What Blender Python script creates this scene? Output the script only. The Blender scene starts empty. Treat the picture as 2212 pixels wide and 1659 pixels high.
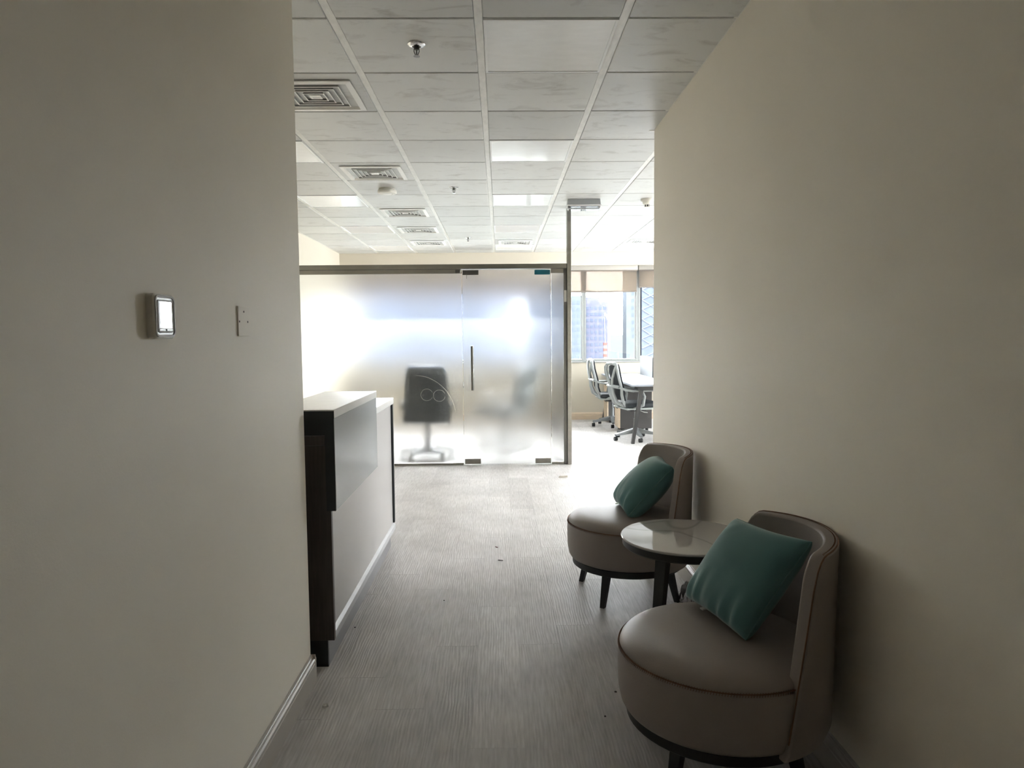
import bpy, bmesh, math, random
from mathutils import Vector, Matrix

random.seed(7)
SC = bpy.context.scene
COL = SC.collection

# ------------------------------------------------------------------ camera
F_PX, PITCH, YAW, ROLL, CAM_H = 1528.8, 0.06755, 0.01643, -0.00902, 1.35
def camera_axes():
    f = Vector((math.sin(YAW)*math.cos(PITCH), math.cos(YAW)*math.cos(PITCH), -math.sin(PITCH)))
    r = Vector((math.cos(YAW), -math.sin(YAW), 0))
    u = r.cross(f)
    return r*math.cos(ROLL)+u*math.sin(ROLL), -r*math.sin(ROLL)+u*math.cos(ROLL), f
_r, _u, _f = camera_axes()
cd = bpy.data.cameras.new('camera')
cam = bpy.data.objects.new('camera', cd)
COL.objects.link(cam)
cam.matrix_world = Matrix(((_r.x, _u.x, -_f.x, 0), (_r.y, _u.y, -_f.y, 0), (_r.z, _u.z, -_f.z, CAM_H), (0, 0, 0, 1)))
cd.sensor_width = 36.0
cd.lens = F_PX/2212*36
cd.clip_start, cd.clip_end = 0.05, 8000
SC.camera = cam

# ------------------------------------------------------------------ world, sun, exposure
EXPOSURE = 6.0
w = bpy.data.worlds.new('hazy_sky'); SC.world = w
w.use_nodes = True
bg = w.node_tree.nodes['Background']
bg.inputs[0].default_value = (0.95, 0.97, 1.0, 1)
bg.inputs[1].default_value = 1.0
sd = bpy.data.lights.new('sun', 'SUN'); sd.energy = 0.9; sd.angle = math.radians(0.6); sd.color = (1, 0.95, 0.86)
sun = bpy.data.objects.new('sun', sd); COL.objects.link(sun)
SUN_DIR = Vector((-0.30, -0.90, -1.0)).normalized()
sun.rotation_euler = SUN_DIR.to_track_quat('-Z', 'Y').to_euler()
sun.location = (3, 20, 20)
vs = SC.view_settings
vs.view_transform = 'Standard'; vs.look = 'None'; vs.gamma = 1.0; vs.use_curve_mapping = False
vs.exposure = EXPOSURE
cy = SC.cycles
cy.use_denoising = True
cy.use_adaptive_sampling = True; cy.adaptive_threshold = 0.08
cy.max_bounces = 12; cy.diffuse_bounces = 9; cy.glossy_bounces = 3; cy.transmission_bounces = 6; cy.transparent_max_bounces = 8
cy.sample_clamp_indirect = 4.0
cy.blur_glossy = 1.0

# room numbers (metres; the camera stands over the origin)
CEIL = 2.671
GX0, GY0, GP = -0.0769, 3.0436, 0.61       # ceiling grid origin and pitch
XL, XR = -0.752, 1.012                     # corridor wall faces
YL, YR = 2.70, 4.66                        # where the corridor walls end
RX0, RX1 = -2.52, 6.0                      # office side walls
YW = 11.32                                 # window wall face
YB = -3.0                                  # corridor end behind the camera
YG = 7.40                                  # glass partition
SILL, HEAD = 0.93, 2.46
YS = 6.6                                   # side windows start here

# window portal: tells the sampler where the sky light enters
pl = bpy.data.lights.new('window_portal', 'AREA'); pl.shape = 'RECTANGLE'
pl.size = RX1-RX0; pl.size_y = HEAD-SILL
pl.cycles.is_portal = True
po = bpy.data.objects.new('window_portal', pl); COL.objects.link(po)
po.location = ((RX0+RX1)/2, YW+0.30, (SILL+HEAD)/2)
po.rotation_euler = (math.radians(-90), 0, 0)
pl2 = bpy.data.lights.new('side_window_portal', 'AREA'); pl2.shape = 'RECTANGLE'
pl2.size = YW-YS; pl2.size_y = HEAD-SILL
pl2.cycles.is_portal = True
po2 = bpy.data.objects.new('side_window_portal', pl2); COL.objects.link(po2)
po2.location = (RX1+0.30, (YW+YS)/2, (SILL+HEAD)/2)
po2.rotation_euler = (math.radians(90), 0, math.radians(90))

# ------------------------------------------------------------------ materials
def nodes_of(name):
    m = bpy.data.materials.new(name); m.use_nodes = True
    nt = m.node_tree
    return m, nt, nt.nodes['Principled BSDF']
def pin(b, k, v):
    if k in b.inputs: b.inputs[k].default_value = v
def mat(name, color, rough=0.5, metal=0.0, var=0.0, scale=6.0, bump=0.0, bscale=80.0, spec=0.5, stretch=(1, 1, 1), coat=0.0, sheen=0.0):
    m, nt, b = nodes_of(name)
    pin(b, 'Base Color', (*color, 1)); pin(b, 'Roughness', rough); pin(b, 'Metallic', metal)
    pin(b, 'Specular IOR Level', spec); pin(b, 'Coat Weight', coat); pin(b, 'Sheen Weight', sheen)
    N, L = nt.nodes, nt.links
    tc = N.new('ShaderNodeTexCoord'); mp = N.new('ShaderNodeMapping')
    mp.inputs['Scale'].default_value = stretch
    L.new(tc.outputs['Object'], mp.inputs['Vector'])
    if var:
        n = N.new('ShaderNodeTexNoise'); n.inputs['Scale'].default_value = scale; n.inputs['Detail'].default_value = 4
        L.new(mp.outputs[0], n.inputs['Vector'])
        r = N.new('ShaderNodeValToRGB')
        r.color_ramp.elements[0].position = 0.3; r.color_ramp.elements[1].position = 0.7
        r.color_ramp.elements[0].color = (*[c*(1-var) for c in color], 1)
        r.color_ramp.elements[1].color = (*[min(1, c*(1+var*0.5)) for c in color], 1)
        L.new(n.outputs['Fac'], r.inputs[0]); L.new(r.outputs[0], b.inputs['Base Color'])
    if bump:
        n2 = N.new('ShaderNodeTexNoise'); n2.inputs['Scale'].default_value = bscale; n2.inputs['Detail'].default_value = 3
        L.new(mp.outputs[0], n2.inputs['Vector'])
        bp = N.new('ShaderNodeBump'); bp.inputs['Strength'].default_value = bump; bp.inputs['Distance'].default_value = 0.002
        L.new(n2.outputs['Fac'], bp.inputs['Height']); L.new(bp.outputs[0], b.inputs['Normal'])
    return m

M = {}
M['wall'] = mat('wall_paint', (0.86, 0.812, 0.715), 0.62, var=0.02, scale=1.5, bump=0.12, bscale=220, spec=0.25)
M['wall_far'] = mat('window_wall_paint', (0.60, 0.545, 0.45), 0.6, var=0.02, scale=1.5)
M['base'] = mat('skirting_paint', (0.42, 0.385, 0.34), 0.4, var=0.03, scale=8)
M['runner'] = mat('ceiling_runner_white', (0.80, 0.79, 0.76), 0.35, var=0.10, scale=14, stretch=(3, 1, 1))
M['plenum'] = mat('plenum_grey', (0.25, 0.25, 0.24), 0.8, var=0.05)
M['led'] = mat('light_panel_diffuser', (0.92, 0.93, 0.94), 0.16, spec=0.8, var=0.04, scale=9, stretch=(1, 2.5, 1))
M['ledrim'] = mat('light_panel_rim', (0.86, 0.87, 0.88), 0.4, var=0.02)
M['vent'] = mat('vent_white_enamel', (0.84, 0.83, 0.80), 0.35, var=0.03)
M['bladeshade'] = mat('vent_blade_shade', (0.34, 0.34, 0.33), 0.4, var=0.05)  # white blades greyed: the shade between them is put into the colour
M['ventdark'] = mat('vent_throat_dark', (0.04, 0.04, 0.045), 0.7, var=0.1)
M['chrome'] = mat('chrome', (0.78, 0.78, 0.78), 0.12, 1.0, var=0.03)
M['steel'] = mat('brushed_steel', (0.40, 0.385, 0.35), 0.24, 1.0, var=0.12, scale=5, stretch=(1, 1, 6))
M['steeldark'] = mat('steel_dark', (0.16, 0.155, 0.145), 0.3, 1.0, var=0.12, scale=7)
M['patch'] = mat('patch_fitting_satin', (0.33, 0.31, 0.28), 0.3, 1.0, var=0.08, scale=20)
M['teal'] = mat('teal_film', (0.0, 0.10, 0.14), 0.4, var=0.08)
M['cream'] = mat('cream_plastic', (0.74, 0.72, 0.66), 0.4, var=0.03)
M['black'] = mat('black_lacquer', (0.006, 0.007, 0.009), 0.38, var=0.1, bump=0.05, bscale=60)
M['ledgewhite'] = mat('white_laminate', (0.68, 0.67, 0.65), 0.22, var=0.04, scale=10)
M['deskgrey'] = mat('warm_grey_laminate', (0.42, 0.40, 0.388), 0.30, var=0.02, scale=4)
M['deskcool'] = mat('cool_grey_laminate', (0.39, 0.405, 0.418), 0.16, var=0.02, scale=4)
M['wenge'] = mat('dark_wenge_laminate', (0.050, 0.038, 0.034), 0.45, var=0.35, scale=9, stretch=(12, 12, 0.7), bump=0.15, bscale=30)
M['navy'] = mat('black_gloss_laminate', (0.006, 0.010, 0.014), 0.30, var=0.1)
M['toe'] = mat('toe_kick_grey', (0.20, 0.195, 0.20), 0.35, var=0.05)
M['mattegrey'] = mat('matte_grey_desktop', (0.22, 0.215, 0.21), 0.95, var=0.05, spec=0.0)
M['blindcase'] = mat('blind_cassette_beige', (0.36, 0.33, 0.29), 0.5, var=0.03)
M['blindbar'] = mat('blind_bar_tan', (0.20, 0.165, 0.14), 0.5, var=0.03)
M['rail'] = mat('desk_rail_silver', (0.40, 0.40, 0.41), 0.5, 0.0, var=0.03)
M['leather'] = mat('taupe_leather', (0.32, 0.278, 0.252), 0.50, var=0.05, scale=5, bump=0.22, bscale=260, spec=0.32)
M['thread'] = mat('brown_stitch', (0.17, 0.085, 0.045), 0.7, var=0.2, scale=60)
M['velvet'] = mat('teal_velvet', (0.115, 0.25, 0.25), 0.85, var=0.10, scale=3.5, bump=0.12, bscale=420, spec=0.2, sheen=0.5)
M['tag'] = mat('white_tag', (0.75, 0.73, 0.68), 0.7, var=0.03)
M['meshgrey'] = mat('chair_frame_grey', (0.36, 0.38, 0.38), 0.4, var=0.03)
M['dkfabric'] = mat('charcoal_fabric', (0.030, 0.036, 0.042), 0.8, var=0.1, bump=0.2, bscale=300)
M['blackplastic'] = mat('black_plastic', (0.012, 0.013, 0.015), 0.4, var=0.05)
M['alugrey'] = mat('grey_aluminium', (0.20, 0.21, 0.215), 0.45, 0.2, var=0.04)
M['deskwhite'] = mat('white_desktop', (0.36, 0.39, 0.45), 0.5, var=0.03)
M['deskedge'] = mat('desk_frame_graphite', (0.055, 0.055, 0.057), 0.4, 0.3, var=0.05)
M['maple'] = mat('pale_maple_laminate', (0.66, 0.53, 0.40), 0.45, var=0.10, scale=8, stretch=(1, 1, 6))
M['pedgrey'] = mat('pedestal_graphite', (0.075, 0.07, 0.07), 0.5, var=0.05)
M['screenfab'] = mat('grey_screen_panel', (0.17, 0.18, 0.20), 0.6, var=0.04)
M['alu'] = mat('window_aluminium', (0.30, 0.31, 0.30), 0.5, 0.0, var=0.04)
M['bossleather'] = mat('black_leather', (0.006, 0.007, 0.008), 0.45, var=0.1)
M['paper'] = mat('scrap_paper', (0.66, 0.63, 0.58), 0.8, var=0.05)
M['crumb'] = mat('plaster_crumb', (0.75, 0.74, 0.70), 0.9, var=0.1)
M['darkbit'] = mat('dark_debris', (0.04, 0.028, 0.022), 0.8, var=0.2)
M['redbit'] = mat('red_brown_debris', (0.14, 0.05, 0.05), 0.7, var=0.2)
M['metalgrey'] = mat('fixture_grey', (0.36, 0.38, 0.40), 0.35, 0.2, var=0.03)
M['bezel'] = mat('thermostat_silver', (0.45, 0.45, 0.44), 0.55, 0.0, var=0.03)
M['bezelgrey'] = mat('thermostat_grey', (0.20, 0.20, 0.19), 0.35, 0.3, var=0.03)
M['glassblack'] = mat('thermostat_glass', (0.02, 0.021, 0.023), 0.03, 0.0, var=0.03, scale=30)

def floor_material():
    m, nt, b = nodes_of('grey_wood_vinyl')
    N, L = nt.nodes, nt.links
    tc = N.new('ShaderNodeTexCoord'); geo = N.new('ShaderNodeNewGeometry'); oi = N.new('ShaderNodeObjectInfo')
    rnd = N.new('ShaderNodeMath'); rnd.operation = 'ADD'
    L.new(geo.outputs['Random Per Island'], rnd.inputs[0]); L.new(oi.outputs['Random'], rnd.inputs[1])
    fr = N.new('ShaderNodeMath'); fr.operation = 'FRACT'; L.new(rnd.outputs[0], fr.inputs[0])
    sh = N.new('ShaderNodeMath'); sh.operation = 'MULTIPLY'; sh.inputs[1].default_value = 37.0; L.new(fr.outputs[0], sh.inputs[0])
    comb = N.new('ShaderNodeCombineXYZ'); L.new(sh.outputs[0], comb.inputs[0]); L.new(sh.outputs[0], comb.inputs[1])
    add = N.new('ShaderNodeVectorMath'); add.operation = 'ADD'
    L.new(geo.outputs['Position'], add.inputs[0]); L.new(comb.outputs[0], add.inputs[1])
    mp = N.new('ShaderNodeMapping'); mp.inputs['Scale'].default_value = (1, 0.09, 1); L.new(add.outputs[0], mp.inputs[0])
    # flowing grain: wave bent by noise
    mp2 = N.new('ShaderNodeMapping'); mp2.inputs['Scale'].default_value = (1, 0.16, 1); L.new(add.outputs[0], mp2.inputs[0])
    wv = N.new('ShaderNodeTexWave'); wv.wave_type = 'BANDS'; wv.bands_direction = 'X'
    wv.inputs['Scale'].default_value = 26; wv.inputs['Distortion'].default_value = 11; wv.inputs['Detail'].default_value = 2.5
    wv.inputs['Detail Scale'].default_value = 0.55; wv.inputs['Detail Roughness'].default_value = 0.55
    L.new(mp2.outputs[0], wv.inputs['Vector'])
    fine = N.new('ShaderNodeTexNoise'); fine.inputs['Scale'].default_value = 90; fine.inputs['Detail'].default_value = 4
    L.new(mp.outputs[0], fine.inputs['Vector'])
    big = N.new('ShaderNodeTexNoise'); big.inputs['Scale'].default_value = 3.2; big.inputs['Detail'].default_value = 3
    L.new(geo.outputs['Position'], big.inputs['Vector'])
    smear = N.new('ShaderNodeTexNoise'); smear.inputs['Scale'].default_value = 7; smear.inputs['Detail'].default_value = 5
    mp3 = N.new('ShaderNodeMapping'); mp3.inputs['Scale'].default_value = (0.7, 1.5, 1); L.new(geo.outputs['Position'], mp3.inputs[0])
    L.new(mp3.outputs[0], smear.inputs['Vector'])
    ramp = N.new('ShaderNodeValToRGB')
    ramp.color_ramp.elements[0].position = 0.25; ramp.color_ramp.elements[0].color = (0.43, 0.408, 0.393, 1)
    ramp.color_ramp.elements[1].position = 0.8; ramp.color_ramp.elements[1].color = (0.60, 0.575, 0.56, 1)
    L.new(fine.outputs['Fac'], ramp.inputs[0])
    tone = N.new('ShaderNodeMapRange'); tone.inputs['To Min'].default_value = 0.92; tone.inputs['To Max'].default_value = 1.07
    L.new(fr.outputs[0], tone.inputs['Value'])
    tb = N.new('ShaderNodeMapRange'); tb.inputs['From Min'].default_value = 0.3; tb.inputs['From Max'].default_value = 0.7
    tb.inputs['To Min'].default_value = 0.90; tb.inputs['To Max'].default_value = 1.08; L.new(big.outputs['Fac'], tb.inputs['Value'])
    mm = N.new('ShaderNodeMath'); mm.operation = 'MULTIPLY'; L.new(tone.outputs[0], mm.inputs[0]); L.new(tb.outputs[0], mm.inputs[1])
    vm = N.new('ShaderNodeVectorMath'); vm.operation = 'SCALE'; L.new(ramp.outputs[0], vm.inputs[0]); L.new(mm.outputs[0], vm.inputs['Scale'])
    L.new(vm.outputs[0], b.inputs['Base Color'])
    rr = N.new('ShaderNodeMapRange'); rr.inputs['From Min'].default_value = 0.3; rr.inputs['From Max'].default_value = 0.7
    rr.inputs['To Min'].default_value = 0.46; rr.inputs['To Max'].default_value = 0.62
    L.new(smear.outputs['Fac'], rr.inputs['Value']); L.new(rr.outputs[0], b.inputs['Roughness'])
    mix = N.new('ShaderNodeMath'); mix.operation = 'MULTIPLY_ADD'; mix.inputs[1].default_value = 0.55
    L.new(wv.outputs['Fac'], mix.inputs[0]); L.new(fine.outputs['Fac'], mix.inputs[2])
    bp = N.new('ShaderNodeBump'); bp.inputs['Strength'].default_value = 0.34; bp.inputs['Distance'].default_value = 0.0022
    L.new(mix.outputs[0], bp.inputs['Height']); L.new(bp.outputs[0], b.inputs['Normal'])
    pin(b, 'Specular IOR Level', 0.05)
    return m
M['floor'] = floor_material()

def tile_material():
    m, nt, b = nodes_of('perforated_metal_tile')
    N, L = nt.nodes, nt.links
    geo = N.new('ShaderNodeNewGeometry'); oi = N.new('ShaderNodeObjectInfo')
    sm = N.new('ShaderNodeTexNoise'); sm.inputs['Scale'].default_value = 5.5; sm.inputs['Detail'].default_value = 6; sm.inputs['Roughness'].default_value = 0.65
    sm.inputs['Distortion'].default_value = 0.8
    mp = N.new('ShaderNodeMapping'); mp.inputs['Scale'].default_value = (0.8, 1.6, 1); L.new(geo.outputs['Position'], mp.inputs[0]); L.new(mp.outputs[0], sm.inputs['Vector'])
    ramp = N.new('ShaderNodeValToRGB')
    e = ramp.color_ramp.elements
    e[0].position = 0.30; e[0].color = (0.47, 0.46, 0.44, 1); e[1].position = 0.46; e[1].color = (0.62, 0.62, 0.605, 1)
    L.new(sm.outputs['Fac'], ramp.inputs[0])
    # perforation: fine dots
    vo = N.new('ShaderNodeTexVoronoi'); vo.feature = 'F1'; vo.inputs['Scale'].default_value = 230; vo.inputs['Randomness'].default_value = 0.0
    L.new(geo.outputs['Position'], vo.inputs['Vector'])
    dots = N.new('ShaderNodeMapRange'); dots.inputs['From Min'].default_value = 0.22; dots.inputs['From Max'].default_value = 0.34
    dots.inputs['To Min'].default_value = 0.45; dots.inputs['To Max'].default_value = 1.0
    L.new(vo.outputs['Distance'], dots.inputs['Value'])
    tone = N.new('ShaderNodeMapRange'); tone.inputs['To Min'].default_value = 0.90; tone.inputs['To Max'].default_value = 1.08; L.new(oi.outputs['Random'], tone.inputs['Value'])
    mm = N.new('ShaderNodeMath'); mm.operation = 'MULTIPLY'; L.new(dots.outputs[0], mm.inputs[0]); L.new(tone.outputs[0], mm.inputs[1])
    vm = N.new('ShaderNodeVectorMath'); vm.operation = 'SCALE'; L.new(ramp.outputs[0], vm.inputs[0]); L.new(mm.outputs[0], vm.inputs['Scale'])
    L.new(vm.outputs[0], b.inputs['Base Color'])
    pin(b, 'Roughness', 0.38); pin(b, 'Specular IOR Level', 0.32)
    return m
M['tile'] = tile_material()

def marble_material():
    m, nt, b = nodes_of('white_veined_stone')
    N, L = nt.nodes, nt.links
    tc = N.new('ShaderNodeTexCoord')
    n = N.new('ShaderNodeTexNoise'); n.inputs['Scale'].default_value = 1.25; n.inputs['Detail'].default_value = 2; n.inputs['Distortion'].default_value = 0.5
    L.new(tc.outputs['Object'], n.inputs['Vector'])
    s = N.new('ShaderNodeMath'); s.operation = 'SUBTRACT'; s.inputs[1].default_value = 0.5; L.new(n.outputs['Fac'], s.inputs[0])
    a = N.new('ShaderNodeMath'); a.operation = 'ABSOLUTE'; L.new(s.outputs[0], a.inputs[0])
    r = N.new('ShaderNodeValToRGB')
    r.color_ramp.elements[0].position = 0.0; r.color_ramp.elements[0].color = (0.30, 0.29, 0.28, 1)
    r.color_ramp.elements[1].position = 0.008; r.color_ramp.elements[1].color = (0.42, 0.40, 0.385, 1)
    L.new(a.outputs[0], r.inputs[0]); L.new(r.outputs[0], b.inputs['Base Color'])
    pin(b, 'Roughness', 0.03); pin(b, 'Specular IOR Level', 0.7)
    return m
M['marble'] = marble_material()

def clear_glass(name, tint=(0.97, 0.985, 0.98), gloss=0.06):
    m = bpy.data.materials.new(name); m.use_nodes = True
    nt = m.node_tree; N, L = nt.nodes, nt.links
    N.remove(N['Principled BSDF'])
    out = N['Material Output']
    tr = N.new('ShaderNodeBsdfTransparent'); tr.inputs[0].default_value = (*tint, 1)
    gl = N.new('ShaderNodeBsdfGlossy'); gl.inputs['Roughness'].default_value = 0.01
    fr = N.new('ShaderNodeFresnel'); fr.inputs[0].default_value = 1.45
    sc_ = N.new('ShaderNodeMath'); sc_.operation = 'MULTIPLY'; sc_.inputs[1].default_value = gloss/0.06; L.new(fr.outputs[0], sc_.inputs[0])
    mx = N.new('ShaderNodeMixShader'); L.new(sc_.outputs[0], mx.inputs[0]); L.new(tr.outputs[0], mx.inputs[1]); L.new(gl.outputs[0], mx.inputs[2])
    L.new(mx.outputs[0], out.inputs[0])
    return m
M['winglass'] = clear_glass('window_glass')
def wrap_material():
    m = clear_glass('clear_plastic_wrap', (0.97, 0.97, 0.975), 0.10)
    nt = m.node_tree; N, L = nt.nodes, nt.links
    out = N['Material Output']; prev = out.inputs[0].links[0].from_socket
    df = N.new('ShaderNodeBsdfDiffuse'); df.inputs[0].default_value = (0.80, 0.80, 0.82, 1)
    mx = N.new('ShaderNodeMixShader'); mx.inputs[0].default_value = 0.16
    L.new(prev, mx.inputs[1]); L.new(df.outputs[0], mx.inputs[2]); L.new(mx.outputs[0], out.inputs[0])
    return m
M['clearplastic'] = wrap_material()

def frosted_material():
    m = bpy.data.materials.new('frosted_glass'); m.use_nodes = True
    nt = m.node_tree; N, L = nt.nodes, nt.links
    N.remove(N['Principled BSDF']); out = N['Material Output']
    rf = N.new('ShaderNodeBsdfRefraction'); rf.inputs['Color'].default_value = (1.0, 1.0, 1.0, 1)
    rf.inputs['Roughness'].default_value = 0.37; rf.inputs['IOR'].default_value = 1.35
    tl = N.new('ShaderNodeBsdfTranslucent'); tl.inputs[0].default_value = (0.95, 0.97, 0.97, 1)
    df = N.new('ShaderNodeBsdfDiffuse'); df.inputs[0].default_value = (0.78, 0.80, 0.78, 1)
    gl = N.new('ShaderNodeBsdfGlossy'); gl.inputs['Roughness'].default_value = 0.12
    m1 = N.new('ShaderNodeMixShader'); m1.inputs[0].default_value = 0.018; L.new(rf.outputs[0], m1.inputs[1]); L.new(tl.outputs[0], m1.inputs[2])
    m2 = N.new('ShaderNodeMixShader'); m2.inputs[0].default_value = 0.03; L.new(m1.outputs[0], m2.inputs[1]); L.new(df.outputs[0], m2.inputs[2])
    m3 = N.new('ShaderNodeMixShader'); m3.inputs[0].default_value = 0.05; L.new(m2.outputs[0], m3.inputs[1]); L.new(gl.outputs[0], m3.inputs[2])
    L.new(m3.outputs[0], out.inputs[0])
    return m
M['frost'] = frosted_material()

def blind_material():
    m = bpy.data.materials.new('beige_screen_fabric'); m.use_nodes = True
    nt = m.node_tree; N, L = nt.nodes, nt.links
    N.remove(N['Principled BSDF']); out = N['Material Output']
    tr = N.new('ShaderNodeBsdfTransparent'); tr.inputs[0].default_value = (0.215, 0.197, 0.185, 1)
    tl = N.new('ShaderNodeBsdfTranslucent'); tl.inputs[0].default_value = (0.34, 0.28, 0.215, 1)
    df = N.new('ShaderNodeBsdfDiffuse'); df.inputs[0].default_value = (0.50, 0.44, 0.38, 1)
    m1 = N.new('ShaderNodeMixShader'); m1.inputs[0].default_value = 0.45; L.new(tl.outputs[0], m1.inputs[1]); L.new(df.outputs[0], m1.inputs[2])
    m2 = N.new('ShaderNodeMixShader'); m2.inputs[0].default_value = 0.5; L.new(tr.outputs[0], m2.inputs[1]); L.new(m1.outputs[0], m2.inputs[2])
    L.new(m2.outputs[0], out.inputs[0])
    return m
M['blind'] = blind_material()

def facade(name, c1, c2, sc_):
    m, nt, b = nodes_of(name)
    N, L = nt.nodes, nt.links
    tc = N.new('ShaderNodeTexCoord'); mp = N.new('ShaderNodeMapping'); mp.inputs['Scale'].default_value = (sc_, sc_, sc_)
    L.new(tc.outputs['Object'], mp.inputs[0])
    n = N.new('ShaderNodeTexNoise'); n.inputs['Scale'].default_value = 1; n.inputs['Detail'].default_value = 3
    L.new(mp.outputs[0], n.inputs['Vector'])
    r = N.new('ShaderNodeValToRGB'); r.color_ramp.elements[0].position = 0.4; r.color_ramp.elements[1].position = 0.62
    r.color_ramp.elements[0].color = (*c1, 1); r.color_ramp.elements[1].color = (*c2, 1)
    L.new(n.outputs['Fac'], r.inputs[0]); L.new(r.outputs[0], b.inputs['Base Color'])
    pin(b, 'Roughness', 0.9); pin(b, 'Specular IOR Level', 0.0)
    return m
M['fac_blue'] = facade('hazy_blue_facade', (0.0226, 0.0267, 0.0370), (0.0267, 0.0309, 0.0400), 0.15)
M['fac_violet'] = facade('hazy_violet_facade', (0.0257, 0.0269, 0.0385), (0.0326, 0.0326, 0.0432), 0.2)
M['fac_pale'] = facade('hazy_pale_facade', (0.0258, 0.0293, 0.0345), (0.0293, 0.0327, 0.0373), 0.12)
M['fac_line'] = facade('hazy_facade_line', (0.0339, 0.0379, 0.0431), (0.0360, 0.0400, 0.0451), 0.2)
M['fac_glass'] = facade('hazy_facade_glass', (0.0199, 0.0244, 0.0373), (0.0233, 0.0279, 0.0397), 0.3)
M['city'] = facade('hazy_city_ground', (0.0317, 0.0358, 0.0358), (0.0397, 0.0416, 0.0416), 0.004)
M['cranewhite'] = facade('crane_white', (0.0467, 0.0490, 0.0513), (0.0490, 0.0513, 0.0537), 1)
M['cranered'] = facade('crane_red', (0.0490, 0.0175, 0.0151), (0.0537, 0.0199, 0.0175), 1)

# ------------------------------------------------------------------ mesh building
class MB:
    def __init__(s): s.bm = bmesh.new()
    def box(s, a, b, bev=0.0, seg=2):
        x0, y0, z0 = [min(p, q) for p, q in zip(a, b)]; x1, y1, z1 = [max(p, q) for p, q in zip(a, b)]
        v = [s.bm.verts.new(p) for p in ((x0, y0, z0), (x1, y0, z0), (x1, y1, z0), (x0, y1, z0), (x0, y0, z1), (x1, y0, z1), (x1, y1, z1), (x0, y1, z1))]
        fs = [s.bm.faces.new([v[i] for i in f]) for f in ((3, 2, 1, 0), (4, 5, 6, 7), (0, 1, 5, 4), (1, 2, 6, 5), (2, 3, 7, 6), (3, 0, 4, 7))]
        if bev:
            es = list({e for f in fs for e in f.edges})
            bmesh.ops.bevel(s.bm, geom=es, offset=bev, segments=seg, profile=0.5, affect='EDGES')
        return s
    def hexa(s, pts):
        v = [s.bm.verts.new(p) for p in pts]
        for f in ((3, 2, 1, 0), (4, 5, 6, 7), (0, 1, 5, 4), (1, 2, 6, 5), (2, 3, 7, 6), (3, 0, 4, 7)):
            s.bm.faces.new([v[i] for i in f])
        return s
    def tube(s, p0, p1, r0, r1=None, n=12, cap=True):
        return s.path([p0, p1], [r0, r0 if r1 is None else r1], n, cap)
    def path(s, pts, rad, n=10, cap=True, closed=False, sx=1.0):
        pts = [Vector(p) for p in pts]; k = len(pts)
        if not isinstance(rad, (list, tuple)): rad = [rad]*k
        rings = []; ref = None
        for i, p in enumerate(pts):
            if closed: t = (pts[(i+1) % k]-pts[i-1])
            else: t = pts[min(i+1, k-1)]-pts[max(i-1, 0)]
            t.normalize()
            if ref is None:
                ref = Vector((0, 0, 1)) if abs(t.z) < 0.9 else Vector((1, 0, 0))
            a = ref-t*ref.dot(t); a.normalize(); ref = a
            b = t.cross(a)
            rings.append([s.bm.verts.new(p+(a*math.cos(2*math.pi*j/n)*sx+b*math.sin(2*math.pi*j/n))*rad[i]) for j in range(n)])
        m = k if closed else k-1
        for i in range(m):
            A, B = rings[i], rings[(i+1) % k]
            for j in range(n): s.bm.faces.new((A[j], A[(j+1) % n], B[(j+1) % n], B[j]))
        if cap and not closed:
            s.bm.faces.new(rings[0][::-1]); s.bm.faces.new(rings[-1])
        return s
    def lathe(s, prof, n=32, c=(0, 0, 0)):
        rings = []
        for r, z in prof:
            if r < 1e-6: rings.append([s.bm.verts.new((c[0], c[1], c[2]+z))])
            else: rings.append([s.bm.verts.new((c[0]+r*math.cos(2*math.pi*j/n), c[1]+r*math.sin(2*math.pi*j/n), c[2]+z)) for j in range(n)])
        for A, B in zip(rings, rings[1:]):
            if len(A) == 1 and len(B) == 1: continue
            if len(A) == 1:
                for j in range(n): s.bm.faces.new((A[0], B[(j+1) % n], B[j]))
            elif len(B) == 1:
                for j in range(n): s.bm.faces.new((A[j], A[(j+1) % n], B[0]))
            else:
                for j in range(n): s.bm.faces.new((A[j], A[(j+1) % n], B[(j+1) % n], B[j]))
        return s
    def sweep_x(s, prof, y0, y1):                    # (x,z) profile along Y
        a = [s.bm.verts.new((x, y0, z)) for x, z in prof]; b = [s.bm.verts.new((x, y1, z)) for x, z in prof]
        n = len(prof)
        for i in range(n): s.bm.faces.new((a[i], a[(i+1) % n], b[(i+1) % n], b[i]))
        s.bm.faces.new(a[::-1]); s.bm.faces.new(b)
        return s
    def sweep_y(s, prof, x0, x1):                    # (y,z) profile along X
        a = [s.bm.verts.new((x0, y, z)) for y, z in prof]; b = [s.bm.verts.new((x1, y, z)) for y, z in prof]
        n = len(prof)
        for i in range(n): s.bm.faces.new((a[i], a[(i+1) % n], b[(i+1) % n], b[i]))
        s.bm.faces.new(a[::-1]); s.bm.faces.new(b)
        return s
    def mesh(s, name, material, smooth=40):
        bmesh.ops.recalc_face_normals(s.bm, faces=s.bm.faces[:])
        me = bpy.data.meshes.new(name); s.bm.to_mesh(me); s.bm.free()
        me.materials.append(material)
        if smooth:
            me.polygons.foreach_set('use_smooth', [True]*len(me.polygons))
            me.set_sharp_from_angle(angle=math.radians(smooth))
        return me
    def build(s, name, material, parent=None, smooth=40, loc=(0, 0, 0), label=None):
        return link(name, s.mesh(name, material, smooth), parent, loc, label)
def link(name, me, parent=None, loc=(0, 0, 0), label=None):
    o = bpy.data.objects.new(name, me); COL.objects.link(o)
    o.location = loc
    if parent: o.parent = parent
    if label: o['label'] = label
    return o
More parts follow.
